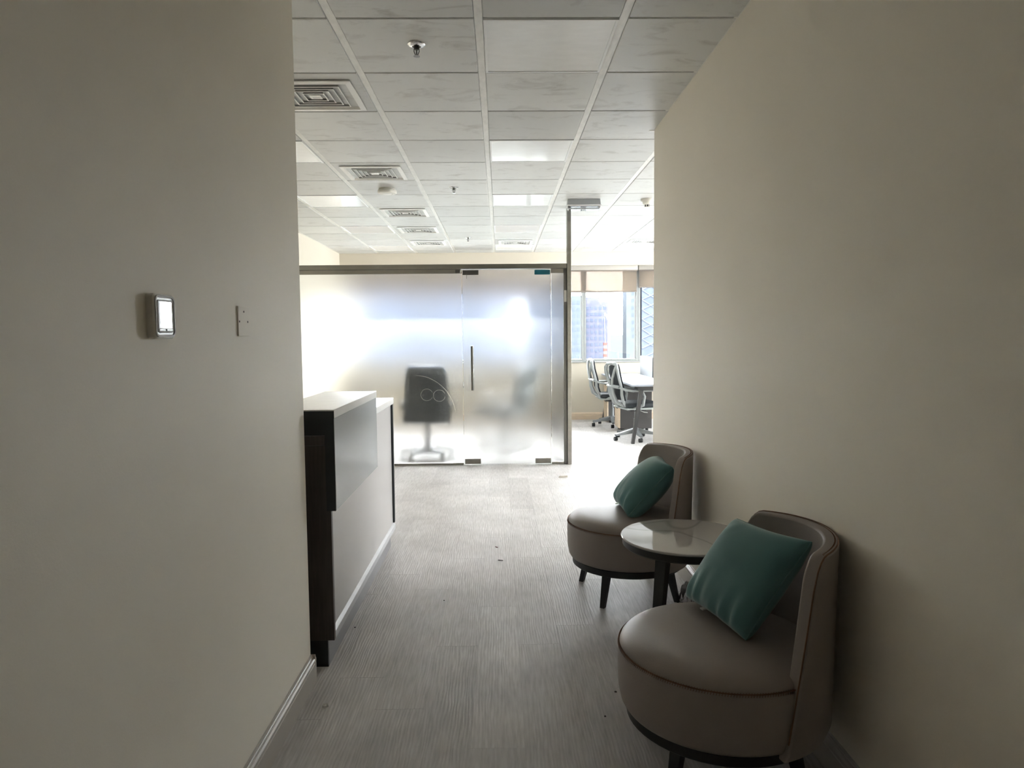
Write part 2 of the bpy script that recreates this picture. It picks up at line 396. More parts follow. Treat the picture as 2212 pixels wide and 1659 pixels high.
def tag(o, label, cat=None, group=None, kind=None):
    o['label'] = label
    if cat: o['category'] = cat
    if group: o['group'] = group
    if kind: o['kind'] = kind
    return o
def thing(name, label, cat, loc=(0, 0, 0), rz=0.0, group=None, kind=None):
    o = bpy.data.objects.new(name, None); COL.objects.link(o)
    o.empty_display_size = 0.1
    o.location = loc; o.rotation_euler = (0, 0, rz)
    return tag(o, label, cat, group, kind)
def copy_tree(o, parent=None):
    c = o.copy(); COL.objects.link(c)
    if parent: c.parent = parent
    for ch in list(o.children): copy_tree(ch, c)
    return c
def struct(o, label, cat): return tag(o, label, cat, kind='structure')

# ------------------------------------------------------------------ the shell
T = 0.15
ZT = CEIL+0.16
struct(MB().box((XL-T, YB, 0), (XL, YL, ZT)).build('wall_left', M['wall'], smooth=0), 'off-white plastered corridor wall carrying the thermostat and the blank plate', 'wall')
struct(MB().box((XR, YB, 0), (XR+T, YR, ZT)).build('wall_right', M['wall'], smooth=0), 'off-white plastered corridor wall behind the two lounge chairs', 'wall')
struct(MB().box((XL-T, YB-T, 0), (XR+T, YB, ZT)).build('wall_corridor_end', M['wall'], smooth=0), 'corridor end wall behind the viewer', 'wall')
struct(MB().box((RX0-T, YL-0.62, 0), (XL-T, YL-0.62+T, ZT)).build('wall_alcove', M['wall'], smooth=0), 'wall behind the reception alcove', 'wall')
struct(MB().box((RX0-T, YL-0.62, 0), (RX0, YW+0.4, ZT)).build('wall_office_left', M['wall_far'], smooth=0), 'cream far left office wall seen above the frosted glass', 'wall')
struct(MB().box((XR+T, YR-T, 0), (RX1, YR, ZT)).build('wall_office_back', M['wall'], smooth=0), 'office wall hidden round the right corner', 'wall')
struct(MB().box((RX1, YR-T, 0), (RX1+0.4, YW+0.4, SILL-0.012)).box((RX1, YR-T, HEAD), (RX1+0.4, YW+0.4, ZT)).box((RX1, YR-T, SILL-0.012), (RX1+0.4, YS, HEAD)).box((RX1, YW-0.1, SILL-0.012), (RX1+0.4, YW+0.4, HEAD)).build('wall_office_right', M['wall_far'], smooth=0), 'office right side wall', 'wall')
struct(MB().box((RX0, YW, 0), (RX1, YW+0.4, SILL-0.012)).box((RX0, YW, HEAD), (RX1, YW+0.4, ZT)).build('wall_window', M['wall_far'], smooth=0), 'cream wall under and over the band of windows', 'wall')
struct(MB().box((RX0-T, YB-T, CEIL+0.05), (RX1+0.4, YW+0.4, CEIL+0.15)).build('ceiling', M['plenum'], smooth=0), 'suspended ceiling of square white metal tiles', 'ceiling')
ceiling = bpy.data.objects['ceiling']
fl = struct(MB().box((RX0-T, YB-T, -0.10), (RX1+T, YW+0.4, -0.004)).build('floor', mat('floor_screed', (0.10, 0.095, 0.09), 0.9, var=0.1), smooth=0), 'grey wood-look plank floor', 'floor')

# skirting boards: plain board with a stepped moulding on top
def skirting(sgn):                                   # (offset from wall, z)
    return [(0, 0), (sgn*0.017, 0), (sgn*0.017, 0.078), (sgn*0.0155, 0.081), (sgn*0.0155, 0.084), (sgn*0.018, 0.088), (sgn*0.0175, 0.095), (sgn*0.013, 0.101),
            (sgn*0.009, 0.103), (sgn*0.009, 0.106), (sgn*0.0065, 0.109), (sgn*0.006, 0.114), (0, 0.116)]
bl = MB().sweep_x([(XL+x, z) for x, z in skirting(1)], YB, YL).sweep_y([(YL+x, z) for x, z in skirting(1)], XL-T, XL+0.017)
struct(bl.build('baseboard_left', M['base'], smooth=25), 'moulded grey-white skirting board along the left corridor wall', 'skirting')
br = MB().sweep_x([(XR+x, z) for x, z in skirting(-1)], YB, YR)
struct(br.build('baseboard_right', M['base'], smooth=25), 'moulded skirting board behind the lounge chairs', 'skirting')
bw = MB().sweep_y([(YW+x, z) for x, z in skirting(-1)], RX0, RX1)
struct(bw.build('baseboard_window', M['maple'], smooth=25), 'beige skirting board under the windows', 'skirting')

# floor planks along Y; the ones the camera sees are single pieces, the others one joined part
PW, PL = 0.180, 1.22
plank_cache = {}
def plank_mesh(wd, ln):
    key = (round(wd, 3), round(ln, 3))
    if key not in plank_cache:
        plank_cache[key] = MB().box((0, 0, -0.004), (wd-0.0004, ln-0.0004, 0.0), 0.0003, 1).mesh('plank', M['floor'], 0)
    return plank_cache[key]
rest = MB()
rnd = random.Random(3)
cx0 = -0.470
k0 = math.floor((RX0-cx0)/PW)
k1 = math.ceil((RX1-cx0)/PW)
for k in range(k0, k1):
    xa, xb = max(RX0, cx0+k*PW), min(RX1, cx0+(k+1)*PW)
    if xb-xa < 0.01: continue
    off = rnd.random()*PL if k not in (0, -1) else (2.495 % PL if k == 0 else 0.3)
    if k == 0: off = 2.495
    y = YB+((off-YB) % PL)-PL
    while y < YW:
        ya, yb = max(YB, y), min(YW, y+PL)
        y += PL
        if yb-ya < 0.01: continue
        xm, ym = (xa+xb)/2, (ya+yb)/2
        seen = yb > 1.7 and -0.80 < xm and (xm < 1.05 or (ym > 4.5 and xm < 2.3))
        if seen:
            link('plank', plank_mesh(xb-xa, yb-ya), fl, (xa, ya, 0))
        else:
            rest.box((xa, ya, -0.004), (xb-0.0008, yb-0.0008, 0.0))
ro = rest.build('planks', M['floor'], fl, 0); ro['kind'] = 'stuff'

# ------------------------------------------------------------------ ceiling grid
def in_room(x, y):
    if y < YL-0.47: return XL < x < XR
    if y < YR: return RX0 < x < XR
    return True
RW = 0.036
tile_cache = {}
def tile_mesh(wd, dp):
    key = (round(wd, 3), round(dp, 3))
    if key not in tile_cache:
        tile_cache[key] = MB().box((0, 0, 0), (wd, dp, 0.014), 0.0035, 1).mesh('tile', M['tile'], 0)
    return tile_cache[key]
LED = {(0, 0), (0, 3), (0, 6), (0, 9), (0, 12), (-3, 3), (-3, 6), (-3, 9), (-3, 12), (3, 9), (3, 12), (3, 6), (6, 6), (6, 9), (6, 12), (0, -3)}
VENT = [(-2, 1), (-2, 4), (-2, 7), (-2, 9), (-2, 11), (0, 11), (3, 11)]
xcuts = lambda y: (XL, XR) if y < YL-0.47 else ((RX0, XR) if y < YR-0.1 else (RX0, RX1))
for k in range(-5, 10):
    for m_ in range(-11, 15):
        ya, yb = GY0+m_*GP+0.006, GY0+(m_+1)*GP-0.006
        ya, yb = max(ya, YB+0.004), min(yb, YW-0.004)
        if yb-ya < 0.03: continue
        ym = (ya+yb)/2
        lo, hi = xcuts(ym)
        if m_ in (-1, 2) and False: pass
        xa, xb = max(GX0+k*GP+RW/2+0.001, lo+0.003), min(GX0+(k+1)*GP-RW/2-0.001, hi-0.003)
        if xb-xa < 0.03: continue
        if (k, m_) in LED and xb-xa > 0.5: continue
        # cells crossed by a wall line along X stop at that line
        if lo == RX0 and ya < YL-0.47 and xb < XL: ya = YL-0.47+0.004
        if lo == XL and yb > YL-0.47 and k < -2: continue
        if hi == RX1 and xa > XR and ya < YR: ya = YR+0.004
        link('tile', tile_mesh(xb-xa, yb-ya), ceiling, (xa, ya, CEIL))
for k in range(-4, 10):
    x = GX0+k*GP
    if x < RX0 or x > RX1: continue
    if XL < x < XR: y0 = YB
    elif x < XL: y0 = YL-0.47
    else: y0 = YR
    MB().box((x-RW/2, y0+0.002, CEIL+0.004), (x+RW/2, YW-0.002, CEIL+0.02), 0.0015, 1).build('runner', M['runner'], ceiling, 0)
for m_ in range(-9, 15):                              # recessed cross tees
    y = GY0+m_*GP
    if y < YB or y > YW: continue
    lo, hi = xcuts(y)
    MB().box((lo+0.002, y-0.02, CEIL+0.015), (hi-0.002, y+0.02, CEIL+0.03)).build('cross_tee', M['runner'], ceiling, 0)
# edge angles where the ceiling meets walls
MB().box((XR-0.02, YB+0.01, CEIL+0.001), (XR-0.001, YR, CEIL+0.008)).build('edge_angle', M['runner'], ceiling, 0)
MB().box((RX0+0.001, YL, CEIL+0.001), (RX0+0.02, YW-0.01, CEIL+0.008)).build('edge_angle', M['runner'], ceiling, 0)
MB().box((XR-0.03, YR, CEIL-0.004), (XR+0.02, YR+0.016, CEIL+0.010)).build('edge_angle', M['runner'], ceiling, 0)

# flat light panels (off)
led_where = {(0, 0): 'nearest flat white ceiling light panel, just beside the first sprinkler tile', (0, 3): 'flat white ceiling light panel, second in the middle column',
             (0, 6): 'flat white ceiling light panel left of the hanging emergency light', (0, 9): 'flat white ceiling light panel behind the emergency light column, fourth of the middle row',
             (0, 12): 'farthest flat white light panel in the middle column, beside the vent near the windows', (-3, 3): 'flat white light panel cut off by the left wall edge, nearest of the left column',
             (-3, 6): 'flat white light panel left of the round ceiling speaker', (-3, 9): 'flat white light panel third in the left column',
             (-3, 12): 'farthest flat white light panel of the left column, above the glass frame', (3, 12): 'flat white light panel at the far right beside the right-hand vent'}
lm = MB().box((0.0, 0.0, 0.0), (GP-RW-0.004, GP-0.014, 0.003), 0.001, 1)
led_rim = MB()
Wd, Dd = GP-RW-0.004, GP-0.014
for a, b_ in (((0, 0), (Wd, 0.012)), ((0, Dd-0.012), (Wd, Dd)), ((0, 0.012), (0.012, Dd-0.012)), ((Wd-0.012, 0.012), (Wd, Dd-0.012))):
    led_rim.box((*a, -0.003), (*b_, 0.012))
led_rim_me = led_rim.mesh('rim', M['ledrim'], 0)
led_panel_me = MB().box((0.012, 0.012, 0.0), (Wd-0.012, Dd-0.012, 0.004)).mesh('diffuser', M['led'], 0)
for (k, m_) in sorted(LED):
    if (k, m_) == (0, -3) and False: continue
    lab = led_where.get((k, m_), 'flat white ceiling light panel out on the right side of the office')
    if (k, m_) == (0, -3): lab = 'flat white ceiling light panel over the corridor behind the viewer'
    t = thing('ceiling_light_panel', lab, 'ceiling light', (GX0+k*GP+RW/2+0.002, GY0+m_*GP+0.007, CEIL-0.001), 0, 'flat ceiling light panels')
    link('rim', led_rim_me, t); link('diffuser', led_panel_me, t)

# square four-way diffusers: stepped frames of tilted blades
def make_vent():
    t = thing('ceiling_vent', '', 'vent')
    S = 0.235
    def ring(s_out, z_out, s_in, z_in, th, name, m):
        b = MB()
        for q in range(4):
            c, s = math.cos(q*math.pi/2), math.sin(q*math.pi/2)
            def R(x, y, z): return (x*c-y*s, x*s+y*c, z)
            b.hexa([R(-s_out, -s_out, z_out), R(s_out, -s_out, z_out), R(s_in, -s_in, z_in), R(-s_in, -s_in, z_in),
                    R(-s_out, -s_out, z_out+th), R(s_out, -s_out, z_out+th), R(s_in, -s_in, z_in+th), R(-s_in, -s_in, z_in+th)])
        b.build(name, m, t, 0)
    ring(S, -0.010, S-0.030, -0.014, 0.006, 'frame', M['vent'])
    ring(S-0.030, -0.014, S-0.046, 0.026, 0.002, 'frame_lip', M['vent'])
    for s in (0.160, 0.126, 0.092, 0.058):
        ring(s, -0.0125, s-0.005, -0.0125, 0.002, 'blade_lip', M['vent'])
        ring(s-0.004, -0.011, s-0.012, 0.036, 0.0018, 'blade', M['bladeshade'])
    ring(0.030, -0.011, 0.018, -0.011, 0.003, 'core_ring', M['vent'])
    MB().box((-0.018, -0.018, -0.009), (0.018, 0.018, -0.006)).build('core_plate', M['vent'], t, 0)
    MB().box((-0.195, -0.195, 0.040), (0.195, 0.195, 0.044)).build('throat', M['ventdark'], t, 0)
    return t
vent_labels = ['square ceiling air vent partly hidden by the left wall edge, the nearest', 'square ceiling air vent just in front of the round ceiling speaker',
               'square ceiling air vent third in the left row, behind the round speaker', 'square ceiling air vent fourth in the left row',
               'farthest square ceiling air vent of the left row, above the glass partition', 'square ceiling air vent near the windows, left of the steel post',
               'square ceiling air vent near the windows at the right wall edge']
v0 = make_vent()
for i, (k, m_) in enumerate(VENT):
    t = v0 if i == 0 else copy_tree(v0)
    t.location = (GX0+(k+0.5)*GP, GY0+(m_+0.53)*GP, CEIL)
    t['label'] = vent_labels[i]; t['group'] = 'square air vents in the ceiling'

# ------------------------------------------------------------------ windows, blinds, city
MX = [1.355+0.875*i for i in range(-5, 6)]
MX = [x for x in MX if RX0+0.3 < x < RX1-0.3]
edges = [RX0]+MX+[RX1]
def make_window(n, lab, xa, xb, loc, rz):
    t = thing('window_%d' % n, lab, 'window', loc, rz, None, 'structure')
    b = MB()
    fw = 0.034
    for a, c in (((xa+0.001, 0, SILL), (xa+fw, 0.07, HEAD)), ((xb-fw, 0, SILL), (xb-0.001, 0.07, HEAD)), ((xa+fw, 0, SILL), (xb-fw, 0.07, SILL+0.04)), ((xa+fw, 0, HEAD-0.05), (xb-fw, 0.07, HEAD))):
        b.box(a, c, 0.003, 1)
    b.build('window_frame', M['alu'], t, 0)
    b = MB()
    for a, c in (((xa+fw, 0.035, SILL+0.04), (xa+fw+0.008, 0.05, HEAD-0.05)), ((xb-fw-0.008, 0.035, SILL+0.04), (xb-fw, 0.05, HEAD-0.05))): b.box(a, c)
    b.build('gasket', M['blackplastic'], t, 0)
    MB().box((xa+fw, 0.04, SILL+0.04), (xb-fw, 0.046, HEAD-0.05)).build('pane', M['winglass'], t, 0)
n_win = 0
for i, (xa, xb) in enumerate(zip(edges, edges[1:])):
    if xa < 1.0 < xb: lab = 'window with the narrow view of a pale blue block beside the steel post'
    elif abs(xa-1.355) < .01: lab = 'window with the view of the stepped violet tower and the crane'
    elif abs(xa-2.23) < .01: lab = 'window with the patterned blue tower at the right wall edge'
    elif xb < 1.0: lab = 'window blurred behind the frosted glass'
    else: lab = 'window hidden round the right wall edge'
    n_win += 1
    make_window(n_win, lab, xa, xb, (0, YW+0.10, 0), 0)
sy = [YS+(YW-0.10-YS)*i/5 for i in range(6)]
for ya, yb in zip(sy, sy[1:]):
    n_win += 1
    make_window(n_win, 'side window of the office round the right corner', -yb, -ya, (RX1+0.10, 0, 0), -math.pi/2)
struct(MB().box((RX1-0.025, YS, SILL-0.012), (RX1+0.40, YW-0.03, SILL), 0.003, 1).build('trim_2', M['alu'], smooth=0), 'window sill under the side windows round the right corner', 'sill')
struct(MB().box((RX0, YW-0.025, SILL-0.012), (RX1, YW+0.10, SILL), 0.003, 1).box((RX0, YW+0.17, SILL-0.012), (RX1, YW+0.40, SILL)).build('trim_1', M['alu'], smooth=0), 'pale window sill running under the whole window band', 'sill')

# roller blinds: cassette, fabric, bottom bar
bl_edges = [RX0+0.02, -1.27, 0.46, 2.215, 3.965, RX1-0.02]
bl_bot = [2.05, 2.04, 2.045, 2.115, 2.09]
bl_lab = ['beige roller blind blurred behind the frosted glass, leftmost', 'beige roller blind blurred behind the frosted glass door', 'beige see-through roller blind right of the steel post',
          'beige roller blind at the right wall edge, hanging a little higher', 'beige roller blind hidden round the right wall edge']
for i, (xa, xb) in enumerate(zip(bl_edges, bl_edges[1:])):
    t = thing('roller_blind', bl_lab[i], 'blind', ((xa+xb)/2, YW+0.05, HEAD), 0, 'roller blinds of the window wall')
    hw = (xb-xa)/2-0.006
    MB().box((-hw, -0.045, -0.075), (hw, 0.035, -0.001), 0.008, 2).build('cassette', M['blindcase'], t)
    MB().box((-hw+0.004, -0.022, -0.09), (hw-0.004, 0.018, -0.076), 0.004, 1).build('cassette_slot', M['blindbar'], t)
    MB().box((-hw+0.015, -0.0008, bl_bot[i]-HEAD+0.012), (hw-0.015, 0.0008, -0.08)).build('fabric', M['blind'], t, 0)
    MB().box((-hw+0.012, -0.008, bl_bot[i]-HEAD-0.010), (hw-0.012, 0.008, bl_bot[i]-HEAD+0.014), 0.003, 1).build('bottom_bar', M['blindbar'], t)

# distant city, real distances of several hundred metres
struct(MB().box((-4000, 150, -112), (5000, 6500, -110)).build('ground', M['city'], smooth=0), 'pale hazy city ground far below the windows', 'ground')
def building(label, x0, x1, y, z1, depth, m, floors=0, cols=0, fh=6.0, margin=1.0, z0=-110, ztop=None, setback=None, lat=False, cut=0.0):
    t = thing('tower_block', label, 'building', ((x0+x1)/2, y+depth/2, z0))
    hw, hd, H = (x1-x0)/2, depth/2, z1-z0
    b = MB().box((-hw, -hd, 0), (hw, hd, H))
    if setback: b.box((-hw, -hd, H), (-hw+setback[0], hd, H+setback[1]))
    b.build('body', m, t, 0)
    zs = max(0, -z0-25)
    if floors:
        pm = None
        cw = (2*hw-2*margin)/cols
        pm = MB().box((0, -0.3, 0), (cw*0.62, 0.1, fh*0.5)).mesh('window_pane', M['fac_glass'], 0)
        for r in range(floors):
            z = H-2-(r+1)*fh
            if z < zs: break
            for c in range(cols):
                link('window_pane', pm, t, (-hw+margin+c*cw+cw*0.19, -hd, z))
    if lat:
        k = 0
        for i in range(10):
            for s in (-1, 1):
                z = zs+i*11.0
                MB().path([(-hw if s > 0 else hw, -hd-0.4, z), (0, -hd-0.4, z+9), (hw if s > 0 else -hw, -hd-0.4, z+22)], 0.75, 5).build('lattice_bar', M['fac_line'], t, 0)
    return t
building('pale blue block seen through the narrow left window', 30, 93.5, 800, 46, 30, M['fac_blue'], 8, 11, 7.5, 2.0)
building('stepped violet tower in the middle of the window view', 97.4, 125.0, 820, 40, 26, M['fac_violet'], 9, 5, 7.0, 1.5, setback=(17.5, 5.2))
building('pale leaning glass tower at the right of the window view', 143.0, 157.5, 800, 96, 24, M['fac_pale'], 12, 2, 8.0, 5.5)
building('blue tower with a lattice facade at the right wall edge', 160.5, 200, 800, 120, 30, M['fac_blue'], 0, 0, lat=True)
building('unseen broad tall tower added to cut low sky light, hidden by the right wall', 204, 300, 780, 120, 40, M['fac_blue'], 0, 0)  # added out of view to block low sky light from the far-right windows
building('second unseen broad tower, added to keep low sky light off the left wall', 405, 640, 770, 230, 40, M['fac_blue'], 0, 0)  # unseen, added to block low sky light from the left wall's end
building('tall pale tower blurred behind the frosted glass', -260, -96, 700, 88, 40, M['fac_blue'], 0, 0)
building('tall slim tower hidden behind the steel post', 30, 76.5, 830, 95, 25, M['fac_blue'], 0, 0)
building('wide blue block blurred behind the frosted glass', -110, 32, 760, 92, 30, M['fac_blue'], 0, 0)
for i, (x, wd, z, y) in enumerate(((128, 14, -8, 1500), (235, 34, 2, 1500), (262, 30, -16, 1700), (300, 46, -4, 1900))):
    building(['low hazy block in the gap beside the stepped tower', 'low hazy block in the gap left of the leaning tower', 'low hazy block farther back in the gap', 'farthest low hazy block in the gap'][i], x, x+wd, y, z, 30, M['city'])
t = thing('tower_crane', 'white and red tower crane in front of the stepped tower', 'crane', (117.5, 790, -110))
mb = MB()
for i in range(6):
    z = 84+i*3.2
    MB().box((-1.9, -1.9, z), (1.9, 1.9, z+3.1)).build('mast_section', M['cranered'] if i % 2 else M['cranewhite'], t, 0)
MB().box((-1.6, -1.6, 0), (1.6, 1.6, 84)).build('mast', M['cranewhite'], t, 0)
MB().path([(-1.0, 0, 136.0), (8.0, 0, 121.0)], 1.5, 5).build('jib', M['cranewhite'], t, 0)
MB().path([(-1.0, 0, 136.0), (0.2, 0, 103.0)], 0.5, 5).build('jib_support', M['cranewhite'], t, 0)

# ------------------------------------------------------------------ glass partition, door, post
XP0, XP1 = 0.700, 0.742            # post
pt = thing('glass_partition', 'frosted glass partition in a brushed steel frame, left of the glass door', 'partition', (0, YG, 0))
YH = 0.025
MB().box((RX0+0.004, -YH, 2.045), (XP0-0.001, YH, 2.095), 0.002, 1).build('top_beam', M['steel'], pt)
MB().box((RX0+0.004, -0.018, 2.000), (-0.400, 0.018, 2.044), 0.002, 1).build('top_channel', M['steel'], pt)
MB().box((-0.455, -0.020, 2.004), (-0.402, 0.020, 2.040), 0.002, 1).build('channel_end_cap', M['steeldark'], pt)
MB().box((RX0+0.004, -0.018, 0.0), (-0.395, 0.018, 0.024), 0.002, 1).build('bottom_channel', M['steel'], pt)
MB().box((RX0+0.006, -0.006, 0.0245), (-0.392, 0.006, 1.9995)).build('pane', M['frost'], pt, 0)
MB().box((0.537, -0.006, 0.0245), (0.6645, 0.006, 1.9995)).build('pane', M['frost'], pt, 0, label='narrow frosted strip between door and post')
MB().box((0.537, -0.018, 2.000), (0.664, 0.018, 2.044), 0.002, 1).build('top_channel', M['steel'], pt)
MB().box((0.537, -0.018, 0.0), (0.664, 0.018, 0.024), 0.002, 1).build('bottom_channel', M['steel'], pt)
MB().box((0.665, -0.020, 0.0), (0.699, 0.020, 2.044), 0.002, 1).build('side_channel', M['steeldark'], pt)
MB().box((0.672, -0.0215, 1.70), (0.698, -0.0198, 1.82)).build('channel_sticker', M['cream'], pt, 0)
MB().box((XP0, -0.05, 0.0), (XP1, 0.05, CEIL+0.003), 0.002, 1).build('post', M['steel'], pt)
# scratches and finger marks drawn on the glass
sc_m = M['tag']
def arc(cx_, cz_, rx, rz, a0, a1, n=26): return [(cx_+rx*math.cos(math.radians(a0+(a1-a0)*i/n)), -0.0068, cz_+rz*math.sin(math.radians(a0+(a1-a0)*i/n))) for i in range(n+1)]
MB().path(arc(-0.770, 0.745, 0.062, 0.062, 20, 335), 0.0011, 4).build('scratch', sc_m, pt, label='thin circular scratch')
MB().path(arc(-0.640, 0.735, 0.062, 0.060, 25, 350), 0.0011, 4).build('scratch', sc_m, pt, label='thin circular scratch')
MB().path(arc(-0.90, 0.50, 0.43, 0.45, 8, 88), 0.0012, 4).build('scratch', sc_m, pt, label='long curved scratch')
# side return of the glass room towards the windows
st = thing('glass_side_partition', 'clear glass side partition running from the steel post to the windows', 'partition', (0.682, YG+0.06, 0))
MB().box((-0.018, 0, 2.0), (0.018, YW-YG-0.13, 2.07), 0.002, 1).build('top_channel', M['steel'], st)
MB().box((-0.018, 0, 0), (0.018, YW-YG-0.13, 0.024), 0.002, 1).build('bottom_channel', M['steel'], st)
MB().box((-0.006, 0.0, 0.0245), (0.006, YW-YG-0.13, 1.9995)).build('pane', M['winglass'], st, 0)

dr = thing('door_1', 'frosted frameless glass door with a long steel pull handle', 'door', (0, YG, 0), 0, None, 'structure')
MB().box((-0.384, -0.006, 0.008), (0.527, 0.006, 2.040)).build('pane', M['frost'], dr, 0)
for (xa, xb, za, zb, m_, lab) in ((-0.380, -0.215, 1.985, 2.034, 'steeldark', 'dark grey upper patch fitting'), (0.365, 0.525, 1.985, 2.034, 'teal', 'patch fitting still under teal film'),
                                  (-0.380, -0.213, 0.010, 0.066, 'patch', 'satin steel lower patch fitting'), (0.362, 0.525, 0.010, 0.066, 'patch', 'satin steel lower patch fitting')):
    MB().box((xa, -0.016, za), (xb, 0.016, zb), 0.003, 1).build('patch_fitting', M[m_], dr, label=lab)
MB().tube((-0.339, -0.017, 1.945), (-0.339, -0.017, 1.99), 0.003, n=6).build('lock_pin', M['steeldark'], dr)
hd = MB().tube((-0.290, -0.055, 0.790), (-0.290, -0.055, 1.250), 0.0145, n=16).build('pull_handle', M['steeldark'], dr, label='vertical brushed steel pull handle')
for z in (0.86, 1.18): MB().tube((-0.290, -0.042, z), (-0.290, -0.0065, z), 0.008, n=10).build('standoff', M['steel'], hd)
MB().box((-0.386, -0.0062, 0.008), (-0.3842, 0.0062, 2.04)).build('edge_strip', M['ledrim'], dr, 0)
MB().box((0.5272, -0.0062, 0.008), (0.529, 0.0062, 2.04)).build('edge_strip', M['ledrim'], dr, 0)

# ------------------------------------------------------------------ reception desk
rd = thing('reception_desk', 'pale grey two-level reception desk with dark wood end panel', 'desk', (0, 0, 0))
Y0, Y1, YM = 2.835, 4.53, 3.795
XF, XU, XB = -0.690, -0.667, -1.30
MB().box((XF-0.028, Y0+0.024, 0.155), (XF-0.012, Y1-0.026, 0.924)).build('front_panel', M['deskgrey'], rd, 0)
MB().sweep_x([(XF-0.03, 0.112), (XF, 0.112), (XF, 0.142), (XF-0.014, 0.156), (XF-0.03, 0.156)], Y0+0.024, Y1).build('bottom_rail', M['rail'], rd, 20)
MB().box((XB, Y0, 0.112), (XF, Y0+0.023, 0.916), 0.001, 1).build('end_panel', M['wenge'], rd, 0, label='dark wenge wood end panel')
MB().box((XB, Y0-0.001, 0.918), (XU-0.042, Y0+0.020, 0.956), 0.001, 1).build('end_rail', M['wenge'], rd, 0)
fe = MB().box((XB, Y1-0.025, 0.157), (XF-0.001, Y1, 0.924), 0.001, 1).build('far_end_panel', M['navy'], rd, 0)
MB().box((XF-0.0008, Y1-0.006, 0.157), (XF+0.0012, Y1+0.001, 0.924)).build('edge_strip', M['ledgewhite'], fe, 0)
MB().box((XB, YM+0.001, 0.925), (XF+0.004, Y1+0.002, 0.963), 0.0015, 1).build('lower_counter', M['ledgewhite'], rd)
MB().box((XB, Y0+0.03, 0.70), (XF-0.03, YM, 0.74)).build('work_surface', M['ledgewhite'], rd, 0)
MB().box((-0.94, Y0-0.012, 1.028), (XU+0.002, YM, 1.063), 0.0015, 1).build('ledge_top', M['ledgewhite'], rd)
MB().box((-0.94, Y0-0.0125, 1.0275), (XU+0.001, Y0-0.0105, 1.058)).build('ledge_end_band', M['navy'], rd, 0, label='black edge band of the raised ledge')
up = MB().box((XU-0.038, Y0-0.006, 0.653), (XU, YM, 1.0275), 0.001, 1).build('raised_front_panel', M['deskcool'], rd, 0)
MB().box((XU-0.0385, Y0-0.0085, 0.652), (XU-0.0015, Y0-0.0062, 1.0275)).build('edge_band', M['navy'], up, 0)
MB().box((-0.94, Y0+0.012, 0.957), (XU-0.039, Y0+0.030, 1.0275)).build('raised_end_panel', M['navy'], rd, 0)
MB().box((-0.94, Y0+0.031, 0.741), (-0.922, YM, 1.0275)).build('raised_back_panel', M['ledgewhite'], rd, 0)
MB().box((XB, Y0+0.004, 0.0), (-0.718, Y0+0.02, 0.1115)).build('toe_kick_end', M['navy'], rd, 0)
MB().box((-0.733, Y0+0.0205, 0.0), (-0.718, Y1-0.03, 0.1115)).build('toe_kick', M['toe'], rd, 0)
MB().box((XB, Y1-0.05, 0.0), (-0.7335, Y1-0.03, 0.1115)).build('toe_kick_end', M['toe'], rd, 0)

